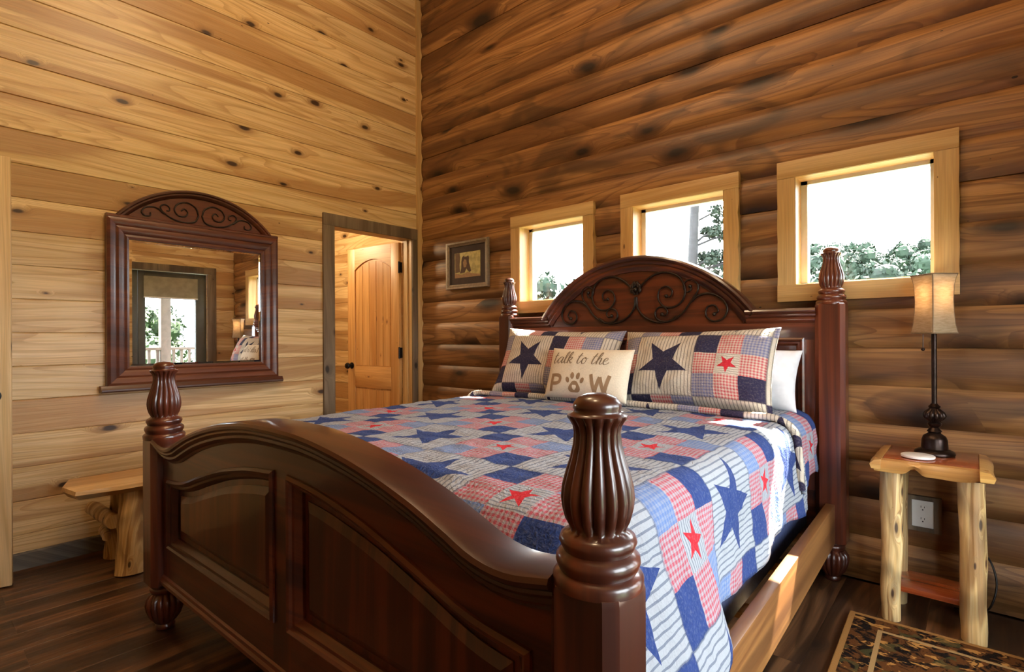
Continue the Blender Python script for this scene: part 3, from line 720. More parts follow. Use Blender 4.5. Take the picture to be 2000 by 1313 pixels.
FOOT = [(0.030, 0.0), (0.034, 0.004), (0.035, 0.014), (0.031, 0.022), (0.040, 0.030), (0.056, 0.052), (0.066, 0.080), (0.070, 0.105), (0.067, 0.128), (0.056, 0.142), (0.046, 0.148), (0.050, 0.154), (0.054, 0.162), (0.052, 0.172), (0.046, 0.176), (0.050, 0.182)]
def oct_poly(h, c): return [(-h + c, -h), (h - c, -h), (h, -h + c), (h, h - c), (h - c, h), (-h + c, h), (-h, h - c), (-h, -h + c)]
def bed_post(lx, ly, ztop, scale=1.0):
    h, c = 0.063, 0.019
    m = MB()
    rings = [(0.178, 0.80), (0.192, 1.0), (ztop - 0.014, 1.0), (ztop - 0.003, 0.97), (ztop + 0.003, 0.88)]
    P = oct_poly(h, c); n = 8; vs = []
    for (z, k) in rings: vs += [(p[0] * k, p[1] * k, z) for p in P]
    fs = [(i * n + j, i * n + (j + 1) % n, (i + 1) * n + (j + 1) % n, (i + 1) * n + j) for i in range(len(rings) - 1) for j in range(n)]
    fs += [tuple(range(n))[::-1], tuple((len(rings) - 1) * n + j for j in range(n))]
    m.add(vs, fs)
    po = m.build('post', CHERRY_V, bed, smooth=15); po.location = (lx, ly, 0)
    m = MB(); m.lathe([(r * scale, z * scale + ztop) for r, z in FIN], 112, rib=(ztop + 0.086 * scale, ztop + 0.267 * scale, 16, 0.13)); m.build('finial', CHERRY_V, po, smooth=60)
    m = MB(); m.lathe(FOOT, 96, rib=(0.028, 0.143, 16, 0.12)); m.build('bun_foot', CHERRY_V, po, smooth=60)
    return po
for lx in (-HWB, HWB):
    bed_post(lx, 0.0, 0.772); bed_post(lx, LB, 1.322, 0.90)

# footboard ------------------------------------------------------
FA = [(0, .925), (.15, .921), (.3, .904), (.45, .876), (.6, .836), (.7, .800), (.78, .770), (.86, .762), (.96, .780)]
FP = [(.05, .780), (.2, .766), (.4, .728), (.58, .676), (.73, .630), (.88, .612)]
fa = lambda x: interp(FA, abs(x)); fp = lambda x: interp(FP, abs(x))
XE = HWB - 0.058
fb = MB(); fb.strip(lins(-XE, XE, 61), lambda x: 0.215, lambda x: fa(x) - 0.03, 0.004, 0.030); fb = fb.build('footboard', CHERRY_V, bed, smooth=20)
# capping with beads: profile (dz, y)
xs = lins(-XE, XE, 81)
cap = [(-0.034, 0.045), (-0.006, 0.056), (0.0, 0.050), (0.002, -0.045), (-0.002, -0.060), (-0.010, -0.066), (-0.018, -0.064), (-0.024, -0.056), (-0.030, -0.057), (-0.036, -0.053), (-0.040, -0.046), (-0.048, -0.047), (-0.054, -0.042), (-0.058, -0.034), (-0.066, -0.030), (-0.066, 0.0), (-0.034, 0.0)]
m = MB(); m.sweep([(x, fa(x)) for x in xs], cap); m.build('top_cap', CHERRY_H, fb, smooth=28)
m = MB(); m.strip(lins(-XE, XE, 61), lambda x: fp(x) if 0.05 <= abs(x) <= 0.88 else 0.5, lambda x: fa(x) - 0.045, -0.024, 0.006); m.build('top_rail', CHERRY_H, fb, smooth=20)
for (x0, x1) in ((-XE, -0.88), (-0.05, 0.05), (0.88, XE)):
    m = MB(); m.strip(lins(x0, x1, 5), lambda x: 0.215, lambda x: fp(max(0.05, min(0.88, abs(x)))) + 0.004, -0.0238, 0.006); m.build('stile', CHERRY_V, fb, smooth=20)
part('bottom_rail', CHERRY_H, fb, 'box', -XE, XE, -0.0236, 0.006, 0.215, 0.365, smooth=0)
m = MB(); m.sweep([(-XE, 0.205), (XE, 0.205)], [(0.034, -0.024), (0.030, -0.030), (0.020, -0.032), (0.014, -0.038), (0.004, -0.040), (0, -0.034), (0, 0.034), (0.034, 0.034)]); m.build('base_moulding', CHERRY_H, fb, smooth=20)
def panel_path(sg, inset):
    a, b = 0.05 + inset, 0.88 - inset
    top = [(sg * x, fp(x) - inset) for x in lins(a, b, 25)]
    return [(sg * a, 0.365 + inset)] + top + [(sg * b, 0.365 + inset)]
MP = [(0.012, -0.020), (0.010, -0.030), (0.002, -0.036), (-0.006, -0.032), (-0.010, -0.024), (-0.018, -0.022), (-0.024, -0.014), (-0.030, -0.004), (-0.030, 0.006), (0.012, 0.006)]
for sg in (-1, 1):
    path = panel_path(sg, 0.0)
    if sg > 0: path = path
    else: path = path[::-1]
    m = MB(); m.sweep(path, MP if True else MP, closed=True); m.build('panel_moulding', CHERRY_H, fb, smooth=30)
    m = MB()
    pa = panel_path(sg, 0.052); pb = panel_path(sg, 0.075)
    n = len(pa)
    vs = [(p[0], 0.0, p[1]) for p in pa] + [(p[0], -0.010, p[1]) for p in pb] + [(p[0], 0.006, p[1]) for p in pa]
    fs = [(i, (i + 1) % n, n + (i + 1) % n, n + i) for i in range(n)] + [tuple(n + i for i in range(n))] + [(i, (i + 1) % n, 2 * n + (i + 1) % n, 2 * n + i) for i in range(n)]
    m.add(vs, fs); m.build('raised_panel', CHERRY_V, fb, smooth=12)

# headboard ------------------------------------------------------
HB_Y = LB - 0.02
AC, AR, AX = 0.816, 0.829, 0.68          # arch circle centre height, radius, half chord
SH = 1.302
hb = MB()
archz = lambda x: AC + math.sqrt(max(0, AR * AR - x * x))
top = lambda x: (archz(x) - 0.02) if abs(x) < AX - 0.02 else SH - 0.02
hb.strip(sorted(set(lins(-XE, XE, 25) + lins(-AX, AX, 61) + [-AX + 0.021, AX - 0.021, -AX + 0.019, AX - 0.019])), lambda x: 0.25, top, HB_Y, HB_Y + 0.03)
hb = hb.build('headboard', CHERRY_H, bed, smooth=20)
arc = [(x, z) for (x, z) in [(AR * math.sin(t), AC + AR * math.cos(t)) for t in lins(-math.asin(AX / AR), math.asin(AX / AR), 61)]]
ap = [(0.0, 0.035), (0.004, 0.03), (0.006, -0.030), (0.0, -0.046), (-0.010, -0.050), (-0.020, -0.046), (-0.026, -0.036), (-0.034, -0.036), (-0.042, -0.032), (-0.048, -0.024), (-0.058, -0.026), (-0.066, -0.024), (-0.074, -0.014), (-0.084, -0.010), (-0.086, 0.0), (-0.086, 0.02), (-0.02, 0.02), (-0.02, 0.035)]
m = MB(); m.sweep(arc, [(o, HB_Y + y) for (o, y) in ap]); m.build('arch_moulding', CHERRY_H, hb, smooth=40)
for sg in (-1, 1):
    a, b = (AX - 0.05, XE)
    pth = [(sg * a, SH), (sg * b, SH)]
    if sg < 0: pth = pth[::-1]
    m = MB(); m.sweep(pth, [(o * 0.85, HB_Y + y) for (o, y) in ap]); m.build('shoulder_moulding', CHERRY_H, hb, smooth=40)
part('cross_rail', CHERRY_H, hb, 'cbox', -XE, XE, HB_Y - 0.016, HB_Y + 0.002, 1.15, 1.234, 0.003)
for (x0, x1) in ((-XE, -0.89), (-0.05, 0.05), (0.89, XE)): part('stile', CHERRY_V, hb, 'cbox', x0, x1, HB_Y - 0.015, HB_Y + 0.002, 0.42, 1.152, 0.003)
for sg in (-1, 1):
    x0, x1 = sorted((sg * 0.05, sg * 0.89))
    pth = [(x0, 0.45), (x0, 1.15), (x1, 1.15), (x1, 0.45)]
    m = MB(); m.sweep(pth, [(o, HB_Y + y * 0.8 + 0.004) for (o, y) in MP], closed=True); m.build('panel_moulding', CHERRY_H, hb, smooth=30)
    m = MB(); m.sweep([(x0 + 0.06, 0.51), (x0 + 0.06, 1.09), (x1 - 0.06, 1.09), (x1 - 0.06, 0.51)], [(0.0, HB_Y), (-0.004, HB_Y - 0.012), (-0.014, HB_Y - 0.014), (-0.02, HB_Y - 0.008), (-0.02, HB_Y)], closed=True); m.build('panel_bead', CHERRY_H, hb, smooth=30)
SCR = [[(.004, 1.405), (.012, 1.34), (.06, 1.283), (.14, 1.252), (.225, 1.262), (.29, 1.305), (.335, 1.365), (.372, 1.42), (.372, 1.462), (.340, 1.488), (.302, 1.474), (.294, 1.440), (.315, 1.418), (.336, 1.432), (.330, 1.450)],
       [(.006, 1.420), (.035, 1.470), (.10, 1.522), (.18, 1.540), (.262, 1.512), (.300, 1.445), (.290, 1.378), (.240, 1.338), (.180, 1.342), (.143, 1.385), (.150, 1.438), (.192, 1.458), (.226, 1.432), (.216, 1.398), (.190, 1.402)],
       [(.250, 1.283), (.205, 1.256), (.148, 1.262), (.122, 1.298), (.138, 1.334), (.176, 1.340), (.198, 1.314), (.184, 1.290), (.164, 1.298)],
       [(.330, 1.358), (.380, 1.395), (.445, 1.402), (.510, 1.366), (.532, 1.312), (.508, 1.264), (.456, 1.252), (.418, 1.284), (.426, 1.328), (.464, 1.338), (.484, 1.308), (.462, 1.290)]]
for sg in (-1, 1):
    for sc in SCR:
        pts = crom([(sg * x, HB_Y - 0.010, z) for (x, z) in sc], 7)
        m = MB(); m.tube(pts, 0.0068, 8, r_fn=lambda t: 1.0 - 0.35 * t); m.ball(pts[-1], 0.011, 10, 6); m.build('scroll', IRON, hb, smooth=60)
m = MB()
for k in range(6):
    a = PI / 2 + (k - 2.5) * 0.75; m.ball((0.026 * math.cos(a), HB_Y - 0.012, 1.455 + 0.030 * math.sin(a)), 0.016, 8, 6, (0.8, 0.5, 1.2))
m.ball((0, HB_Y - 0.016, 1.45), 0.014, 10, 6); m.build('carved_flower', IRON, hb, smooth=60)

# side rails -----------------------------------------------------
for sg in (-1, 1):
    x0, x1 = sorted((sg * 0.992, sg * 1.030))
    part('side_rail', CHERRY_Y, bed, 'cbox', x0, x1, 0.055, LB - 0.055, 0.190, 0.375, 0.004)
for k in range(5):
    part('slat', PINE_TRIM, bed, 'box', -0.99, 0.99, 0.25 + k * 0.42, 0.33 + k * 0.42, 0.225, 0.245, smooth=0)

# mattress and box spring ---------------------------------------
def rounded_slab(hx, y0, y1, z0, z1, r, n=5):
    bm = bmesh.new(); bmesh.ops.create_cube(bm, size=1)
    for v in bm.verts: v.co = Vector((v.co.x * 2 * hx, y0 + (v.co.y + .5) * (y1 - y0), z0 + (v.co.z + .5) * (z1 - z0)))
    bmesh.ops.bevel(bm, geom=list(bm.edges), offset=r, segments=n, profile=0.5, affect='EDGES'); m = MB(); m.bm(bm); return m
o = rounded_slab(0.915, 0.115, LB - 0.055, 0.247, 0.480, 0.03).build('box_spring', NAVY, smooth=50)
o.location = BED_O; o.rotation_euler = (0, 0, BED_R); tag(o, 'navy cloth box spring showing in the gap above the bed side rail', 'box spring')
o = rounded_slab(0.915, 0.115, LB - 0.055, 0.481, 0.775, 0.075).build('mattress', LINEN, smooth=60)
o.location = BED_O; o.rotation_euler = (0, 0, BED_R); tag(o, 'white sheeted mattress showing at the head of the bed', 'mattress')

# quilt ----------------------------------------------------------
BLK = 0.345
def uvmesh(name, P, UV, nu, nv, mat, thick=0.0):
    """grid of nu x nv points"""
    me = bpy.data.meshes.new(name)
    fs = [(j * nu + i, j * nu + i + 1, (j + 1) * nu + i + 1, (j + 1) * nu + i) for j in range(nv - 1) for i in range(nu - 1)]
    me.from_pydata(P, [], fs); ul = me.uv_layers.new(name='uv')
    for l in me.loops: ul.data[l.index].uv = UV[l.vertex_index]
    me.materials.append(mat); me.polygons.foreach_set('use_smooth', [True] * len(me.polygons)); me.update(); return me
def nz(x, y, z=0.0): return mnoise.noise(Vector((x, y, z)))
def quilt_cloth(name, y0, y1, lift, hem, nu, nv, foot=True, ruffle=1.0, over=0.0):
    P = []; UV = []
    EX = 0.848; R = 0.09
    for j in range(nv):
        v = y0 + (y1 - y0) * j / (nv - 1)
        # foot drop
        if foot and v < 0.20:
            k = (0.20 - v); ang = min(PI / 2, k / 0.11); yy = 0.20 - 0.11 * math.sin(ang) if ang < PI / 2 else 0.09
            dz = 0.11 * (1 - math.cos(ang)) + max(0, k - 0.11 * PI / 2)
            yy = max(0.088, yy)
        else: yy = v; dz = 0.0
        for i in range(nu):
            q = -1 + 2 * i / (nu - 1); sg = 1 if q > 0 else -1; aq = abs(q)
            tot = EX + R * PI / 2
            hl = hem(yy) if sg > 0 else 0.40            # drop length below the edge
            s = aq * (tot + hl)
            zt = 0.795 + lift - dz + 0.010 * nz(q * 3 + 7, v * 3) + 0.012 * math.cos(min(1, s / EX) * PI / 2) * (1 if not foot or v > 0.2 else 0)
            bumps = 0.0045 * nz(s * sg * 16, v * 16, 3.0) + 0.003 * nz(s * sg * 34, v * 34, 9)
            if s < EX: x = s; z = zt + bumps; nxo = 0
            elif s < tot:
                t = (s - EX) / R; x = EX + (R + lift) * math.sin(t); z = zt - R + (R) * math.cos(t) + bumps * math.cos(t); nxo = bumps * math.sin(t)
                x += nxo
            else:
                d = s - tot; t = d / max(0.05, hl)
                fold = ruffle * (0.020 * math.sin(v * 11 + 1.3) + 0.010 * math.sin(v * 23 + 0.4)) * t
                x = EX + R + lift + (0.022 + 0.095 * sstep(0.75, 0.4, yy)) * min(1.0, d / 0.30) + fold * (0.5 + 0.5 * sstep(0.9, 0.5, yy)) + bumps + over * sstep(0.2, 1, t); z = zt - R - d
            zf = 0.0
            P.append((sg * x, yy, z)); UV.append((sg * s / BLK, (v - 0.541) / BLK))
    me = uvmesh(name, P, UV, nu, nv, QUILT)
    return me
def hem_main(y):
    return 0.280 + 0.085 * sstep(0.75, 0.45, y) + 0.02 * math.sin(y * 7 + 1)
me = quilt_cloth('quilt', -0.10, 1.86, 0.0, hem_main, 170, 150)
quilt = link('patchwork_quilt', me); quilt.location = BED_O; quilt.rotation_euler = (0, 0, BED_R)
sm = quilt.modifiers.new('thickness', 'SOLIDIFY'); sm.thickness = 0.010; sm.offset = 1.0
tag(quilt, 'red, white and blue star patchwork quilt spread over the bed', 'quilt')
me = quilt_cloth('quilt_fold', 1.70, 2.08, 0.020, lambda y: 0.20 + 0.03 * math.sin(y * 9), 170, 36, foot=False, ruffle=0.8)
fo = link('turned_back_edge', me, quilt)
sm = fo.modifiers.new('thickness', 'SOLIDIFY'); sm.thickness = 0.016; sm.offset = -0.2
# rolled lip of the turned-back edge
EXT = 0.848; pts = []
for q in lins(-1, 1, 90):
    sg = 1 if q > 0 else -1; s = abs(q) * (EXT + 0.1414 + 0.20)
    if s < EXT: x, z = s, 0.795 + 0.026 + 0.010 * nz(q * 3 + 7, 1.70 * 3) + 0.012 * math.cos(min(1, s / EXT) * PI / 2)
    elif s < EXT + 0.1414: t = (s - EXT) / 0.09; x, z = EXT + 0.112 * math.sin(t), 0.821 - 0.09 + 0.09 * math.cos(t)
    else: d = s - EXT - 0.1414; x, z = EXT + 0.112 + 0.022 * d / 0.30, 0.731 - d
    pts.append((sg * x, 1.698 + 0.006 * nz(q * 9, 2.0), z))
m = MB(); m.tube(pts, 0.016, 10)
lip = m.build('hem_roll', SHAM, fo, smooth=60)
ul = lip.data.uv_layers.new(name='uv')
for l in lip.data.loops:
    p = lip.data.vertices[l.vertex_index].co; ul.data[l.index].uv = (p.x / 0.30, (p.z + p.y) / 0.30 + 1.0)

# pillows --------------------------------------------------------
def pillow(name, label, cat, loc, rot, W, H, T, mat, uvf=None, group=None, nu=44, nv=34, ear=0.05, seed=0, flange=0.0, wr=1.0):
    me = bpy.data.meshes.new(name); P = []; UVs = []; fs = []
    def srf(u, v, side):
        ax, av = abs(u), abs(v)
        x = u * W / 2 * (1 - ear * (1 - av * av)); z = v * H / 2 * (1 - ear * 1.2 * (1 - ax * ax))
        ui = min(1, ax / (1 - flange)) if flange else ax; vi = min(1, av / (1 - flange)) if flange else av
        th = T / 2 * max(0.0, (1 - ui ** 3.0)) ** 0.55 * max(0.0, (1 - vi ** 3.0)) ** 0.55
        y = -side * (th + 0.003)
        wk = wr * (0.010 * nz(x * 9 + seed, z * 9, side) + 0.005 * nz(x * 24 + seed, z * 24, side * 3)) * (0.3 + min(1, th / (T / 2)))
        y += wk * (1 if side > 0 else 0.6)
        return (x, y, z)
    for side in (1, -1):
        o = len(P)
        for j in range(nv):
            for i in range(nu):
                u = -1 + 2 * i / (nu - 1); v = -1 + 2 * j / (nv - 1)
                u = math.sin(u * PI / 2) * 0.35 + u * 0.65; v = math.sin(v * PI / 2) * 0.35 + v * 0.65
                P.append(srf(u, v, side)); UVs.append((u, v))
        for j in range(nv - 1):
            for i in range(nu - 1):
                q = (o + j * nu + i, o + j * nu + i + 1, o + (j + 1) * nu + i + 1, o + (j + 1) * nu + i)
                fs.append(q if side > 0 else q[::-1])
    N = nu * nv
    ring = [i for i in range(nu)] + [j * nu + nu - 1 for j in range(1, nv)] + [(nv - 1) * nu + i for i in range(nu - 2, -1, -1)] + [j * nu for j in range(nv - 2, 0, -1)]
    for k in range(len(ring)):
        a, b = ring[k], ring[(k + 1) % len(ring)]; fs.append((b, a, a + N, b + N))
    me.from_pydata(P, [], fs); ul = me.uv_layers.new(name='uv')
    for l in me.loops:
        u, v = UVs[l.vertex_index]; ul.data[l.index].uv = uvf(u * W / 2, v * H / 2) if uvf else (u, v)
    me.materials.append(mat); me.polygons.foreach_set('use_smooth', [True] * len(me.polygons)); me.update()
    o = link(name, me)
    Mb = Matrix.Translation(BED_O) @ Matrix.Rotation(BED_R, 4, 'Z')
    o.matrix_world = Mb @ Matrix.Translation(loc) @ rot
    tag(o, label, cat, group)
    return o, srf
def lean(back, yaw=0, tilt=0): return Matrix.Rotation(math.radians(yaw), 4, 'Z') @ Matrix.Rotation(math.radians(-back), 4, 'X') @ Matrix.Rotation(math.radians(tilt), 4, 'Y')
ZQ = 0.832
PB = 0.33
pillow('bed_pillow', 'white pillow standing at the headboard on the lamp side', 'pillow', (0.535, 2.030, ZQ + 0.135), lean(16, 0, 2), 0.74, 0.30, 0.19, LINEN, seed=4, wr=1.6)
pillow('bed_pillow', 'white pillow mostly hidden behind the left patchwork sham', 'pillow', (-0.50, 2.035, ZQ + 0.175), lean(16, 0, -1), 0.76, 0.38, 0.19, LINEN, seed=9, wr=1.6)
pillow('patchwork_sham', 'patchwork pillow sham with large star, right of the lettered cushion', 'pillow', (0.445, 1.875, ZQ + 0.178), lean(24, -2, -1.0), 0.80, 0.42, 0.20, SHAM,
       uvf=lambda x, z: ((x + 0.115) / PB, -(z + 0.010) / PB), ear=0.045, seed=2, flange=0.03)
pillow('patchwork_sham', 'patchwork pillow sham with large star, left of the lettered cushion', 'pillow', (-0.395, 1.885, ZQ + 0.182), lean(24, 3, 2.0), 0.84, 0.44, 0.19, SHAM,
       uvf=lambda x, z: ((x + 0.165) / PB, -(z + 0.010) / PB), ear=0.06, seed=6, flange=0.03)
TW, TH = 0.50, 0.285
cush, csrf = pillow('lettered_cushion', 'small cream cushion lettered with a paw print', 'cushion', (-0.050, 1.695, ZQ + 0.137), lean(20, 1, 0.5), TW, TH, 0.125, BURLAP, ear=0.035, seed=1, wr=0.35)

def on_cushion(x, z, off=0.0015):
    p = csrf(max(-1, min(1, x / (TW / 2))), max(-1, min(1, z / (TH / 2))), 1)
    return (p[0], p[1] - off, p[2])
def ribbon(pts, wfn, off=0.0015, n=7):
    P = [Vector((p[0], p[1])) for p in crom([(a, b) for a, b in pts], n)]
    vs = []; fs = []
    for i, p in enumerate(P):
        t = (P[min(i + 1, len(P) - 1)] - P[max(i - 1, 0)])
        if t.length < 1e-9: t = Vector((1, 0))
        t.normalize(); nn = Vector((-t.y, t.x)); w = wfn(t) if callable(wfn) else wfn
        for sgn in (-1, 1):
            q = p + nn * w / 2 * sgn; vs.append(on_cushion(q.x, q.y, off))
    for i in range(len(P) - 1): fs.append((2 * i, 2 * i + 1, 2 * i + 3, 2 * i + 2))
    return vs, fs
brush = lambda t: 0.0028 + 0.0052 * max(0.0, -t.y) ** 1.2 + 0.0012 * max(0, t.y)
GL = {  # brush-script strokes, x-height 1
    't': [[(.45, 1.75), (.25, .9), (.18, .25), (.32, .0), (.6, .15), (.8, .45)], [(.0, 1.12), (.35, 1.2), (.75, 1.28)]],
    'a': [[(.95, .85), (.65, 1.0), (.25, .7), (.12, .25), (.35, .0), (.7, .3), (.98, .9)], [(.98, .95), (.88, .3), (1.0, .0), (1.25, .25)]],
    'l': [[(.1, .4), (.45, 1.2), (.5, 1.8), (.32, 1.85), (.2, 1.2), (.15, .3), (.3, .0), (.6, .2)]],
    'k': [[(.05, .3), (.45, 1.3), (.48, 1.82), (.3, 1.8), (.18, 1.0), (.1, .0)], [(.15, .55), (.5, .95), (.75, .85), (.6, .55), (.25, .5)], [(.25, .5), (.55, .25), (.75, .0), (1.0, .2)]],
    'o': [[(.55, .98), (.25, .8), (.1, .4), (.25, .02), (.6, .1), (.75, .55), (.6, .95), (.45, .9), (.7, .75), (1.0, .85)]],
    'h': [[(.05, .3), (.45, 1.3), (.48, 1.82), (.3, 1.8), (.18, 1.0), (.1, .0)], [(.12, .25), (.35, .85), (.62, .95), (.66, .6), (.6, .2), (.75, .0), (1.0, .2)]],
    'e': [[(.1, .45), (.5, .6), (.62, .9), (.4, 1.0), (.15, .7), (.12, .25), (.35, .0), (.7, .15), (.95, .4)]]}
def script(text, x0, z0, h, adv):
    m = MB(); x = x0
    for ch in text:
        if ch == ' ': x += 0.62 * h; continue
        for st in GL[ch]:
            vs, fs = ribbon([(x + (px + 0.12 * pz) * h, z0 + pz * h) for px, pz in st], brush); m.add(vs, fs)
        x += adv[ch] * h
    return m
ADV = {'t': .80, 'a': 1.22, 'l': .62, 'k': 1.02, 'o': .98, 'h': 1.0, 'e': .9}
script('talk to the', -0.212, 0.040, 0.0385, ADV).build('script_lettering', INK_A, cush, smooth=0, fix=False)
m = MB()
for pts, w in (([(-.192, -.020), (-.192, -.118)], .021), ([(-.196, -.029), (-.160, -.029), (-.139, -.036), (-.133, -.052), (-.139, -.068), (-.160, -.075), (-.196, -.075)], .019)):
    vs, fs = ribbon(pts, w, n=6); m.add(vs, fs)
m.build('letter_P', INK_B, cush, smooth=0, fix=False)
m = MB()
for pts in ([(.062, -.018), (.088, -.114)], [(.088, -.114), (.116, -.030)], [(.116, -.030), (.142, -.114)], [(.142, -.114), (.170, -.018)]):
    vs, fs = ribbon(pts, .020, n=6); m.add(vs, fs)
m.build('letter_W', INK_B, cush, smooth=0, fix=False)
m = MB()
def disc(cx, cz, rx, rz, ang=0, off=0.0015, n=20, shape=None):
    ring = []
    for k in range(n):
        a = 2 * PI * k / n; f = shape(a) if shape else 1.0
        dx, dz = rx * f * math.cos(a), rz * f * math.sin(a)
        ring.append(on_cushion(cx + dx * math.cos(ang) - dz * math.sin(ang), cz + dx * math.sin(ang) + dz * math.cos(ang), off))
    return [on_cushion(cx, cz, off)] + ring, [(0, 1 + k, 1 + (k + 1) % n) for k in range(n)]
PX, PZ = -0.035, -0.085
for (dx, dz, rx, rz, an) in ((-.046, .030, .011, .017, .45), (-.018, .054, .012, .019, .12), (.018, .054, .012, .019, -.12), (.046, .030, .011, .017, -.45)):
    m.add(*disc(PX + dx, PZ + dz, rx, rz, an))
m.add(*disc(PX, PZ - 0.008, .036, .031, 0, shape=lambda a: 1 + 0.14 * math.sin(3 * a + 0) * -1))
m.build('paw_print', INK_B, cush, smooth=0, fix=False)
m = MB(); m.add(*disc(PX, PZ - 0.006, .013, .013, 0, 0.0028, 24, shape=lambda a: (1.0 - 0.42 * max(0, math.sin(a)) ** 6 + 0.30 * max(0, -math.sin(a)) ** 4))); m.build('heart', BURLAP, cush, smooth=0, fix=False)

# ================================================================== MIRROR
MZ0, MZ1 = 0.908, 1.858; MY0, MY1 = -2.250, -1.292; MYC = (MY0 + MY1) / 2
mir = thing('wall_mirror', 'dark cherry framed mirror with arched scrolled crest on the pine wall', 'mirror', (0.0, MYC, 0), PI / 2)
# local x = world y, local -y = world +x
HWM = (MY1 - MY0) / 2
GX, GZ0, GZ1 = 0.372, 1.012, 1.742
part('backing', MIRRORWOOD, mir, 'box', -HWM + 0.01, HWM - 0.01, -0.018, -0.002, MZ0, MZ1 - 0.01, smooth=0)
part('glass', MIRROR, mir, 'box', -GX - 0.01, GX + 0.01, -0.026, -0.019, GZ0 - 0.01, GZ1 + 0.01, smooth=0)
m = MB(); m.sweep([(-GX + 0.012, GZ0 + 0.012), (-GX + 0.012, GZ1 - 0.012), (GX - 0.012, GZ1 - 0.012), (GX - 0.012, GZ0 + 0.012)], [(0.016, -0.0262), (-0.002, -0.0300), (-0.002, -0.0262)], closed=True); m.build('bevelled_edge', MIRROR, mir, smooth=0)
fw_ = HWM - GX
fprof = lambda w: [(0.0, -0.018), (0.0, -0.034), (w * 0.10, -0.038), (w * 0.20, -0.034), (w * 0.30, -0.042), (w * 0.48, -0.047), (w * 0.58, -0.043), (w * 0.64, -0.050), (w * 0.86, -0.056), (w, -0.050), (w, -0.004), (w * 0.5, -0.004)]
def frame_piece(p0, p1, i0, i1, name):
    """mitred piece between outer corners p and inner corners i in (x,z)"""
    m = MB(); n = 0
    prof = fprof(1.0); vs = []
    for (a, b) in ((i0, p0), (i1, p1)):
        for (f, y) in prof: vs.append((a[0] + (b[0] - a[0]) * f, y, a[1] + (b[1] - a[1]) * f))
    k = len(prof); fs = [(j, (j + 1) % k, k + (j + 1) % k, k + j) for j in range(k)] + [tuple(range(k))[::-1], tuple(range(k, 2 * k))]
    m.add(vs, fs); return m.build(name, MIRRORWOOD, mir, smooth=35)
oc = [(-HWM, MZ0), (HWM, MZ0), (HWM, MZ1), (-HWM, MZ1)]; ic = [(-GX, GZ0), (GX, GZ0), (GX, GZ1), (-GX, GZ1)]
for k in range(4): frame_piece(oc[k], oc[(k + 1) % 4], ic[k], ic[(k + 1) % 4], 'frame_rail' if k % 2 == 0 else 'frame_stile')
m = MB(); m.prism([(-0.004, 0.872), (-0.056, 0.872), (-0.066, 0.880), (-0.066, 0.888), (-0.058, 0.898), (-0.052, 0.909), (-0.004, 0.909)], -HWM - 0.028, HWM + 0.028, 'x'); m.build('sill_moulding', MIRRORWOOD, mir, smooth=30)
m = MB(); m.prism([(-0.004, MZ1 - 0.002), (-0.054, MZ1 - 0.002), (-0.054, MZ1 + 0.010), (-0.044, MZ1 + 0.016), (-0.004, MZ1 + 0.016)], -HWM, HWM, 'x'); m.build('cornice', MIRRORWOOD, mir, smooth=30)
AXM = 0.435; ZB = MZ1 + 0.014; HT = 2.078 - ZB; RM = (AXM**2 + HT**2) / (2 * HT); CM = 2.078 - RM
tmx = math.asin(AXM / RM)
m = MB(); m.strip(lins(-AXM + 0.02, AXM - 0.02, 41), lambda x: ZB - 0.005, lambda x: CM + math.sqrt(RM * RM - x * x) - 0.012, -0.028, -0.004); crest = m.build('crest', MIRRORWOOD, mir, smooth=20)
m = MB(); m.sweep([(RM * math.sin(t), CM + RM * math.cos(t)) for t in lins(-tmx, tmx, 41)], [(0.0, -0.004), (0.003, -0.046), (-0.003, -0.056), (-0.012, -0.056), (-0.018, -0.048), (-0.026, -0.048), (-0.034, -0.040), (-0.042, -0.030), (-0.044, -0.02), (-0.02, -0.004)]); m.build('arch_moulding', MIRRORWOOD, crest, smooth=40)
MS = [[(.01, 1.935), (.03, 1.895), (.085, 1.880), (.15, 1.892), (.20, 1.925), (.215, 1.955), (.195, 1.972), (.170, 1.960), (.168, 1.940), (.184, 1.936)],
      [(.01, 1.935), (.025, 1.978), (.07, 2.004), (.12, 1.990), (.142, 1.952), (.122, 1.918), (.085, 1.918), (.070, 1.944), (.088, 1.964), (.106, 1.948)],
      [(.195, 1.915), (.235, 1.945), (.285, 1.942), (.310, 1.912), (.295, 1.890), (.268, 1.894), (.266, 1.912)]]
for sg in (-1, 1):
    for sc in MS:
        pts = crom([(sg * x, -0.031, z) for (x, z) in sc], 6); m = MB(); m.tube(pts, 0.0050, 8, r_fn=lambda t: 1.0 - 0.3 * t); m.build('scroll', IRON, crest, smooth=60)
m = MB(); m.tube([(-0.435 * 0, -0.01, 1.90), (0.02, -0.008, 1.90)], 0.003, 6)

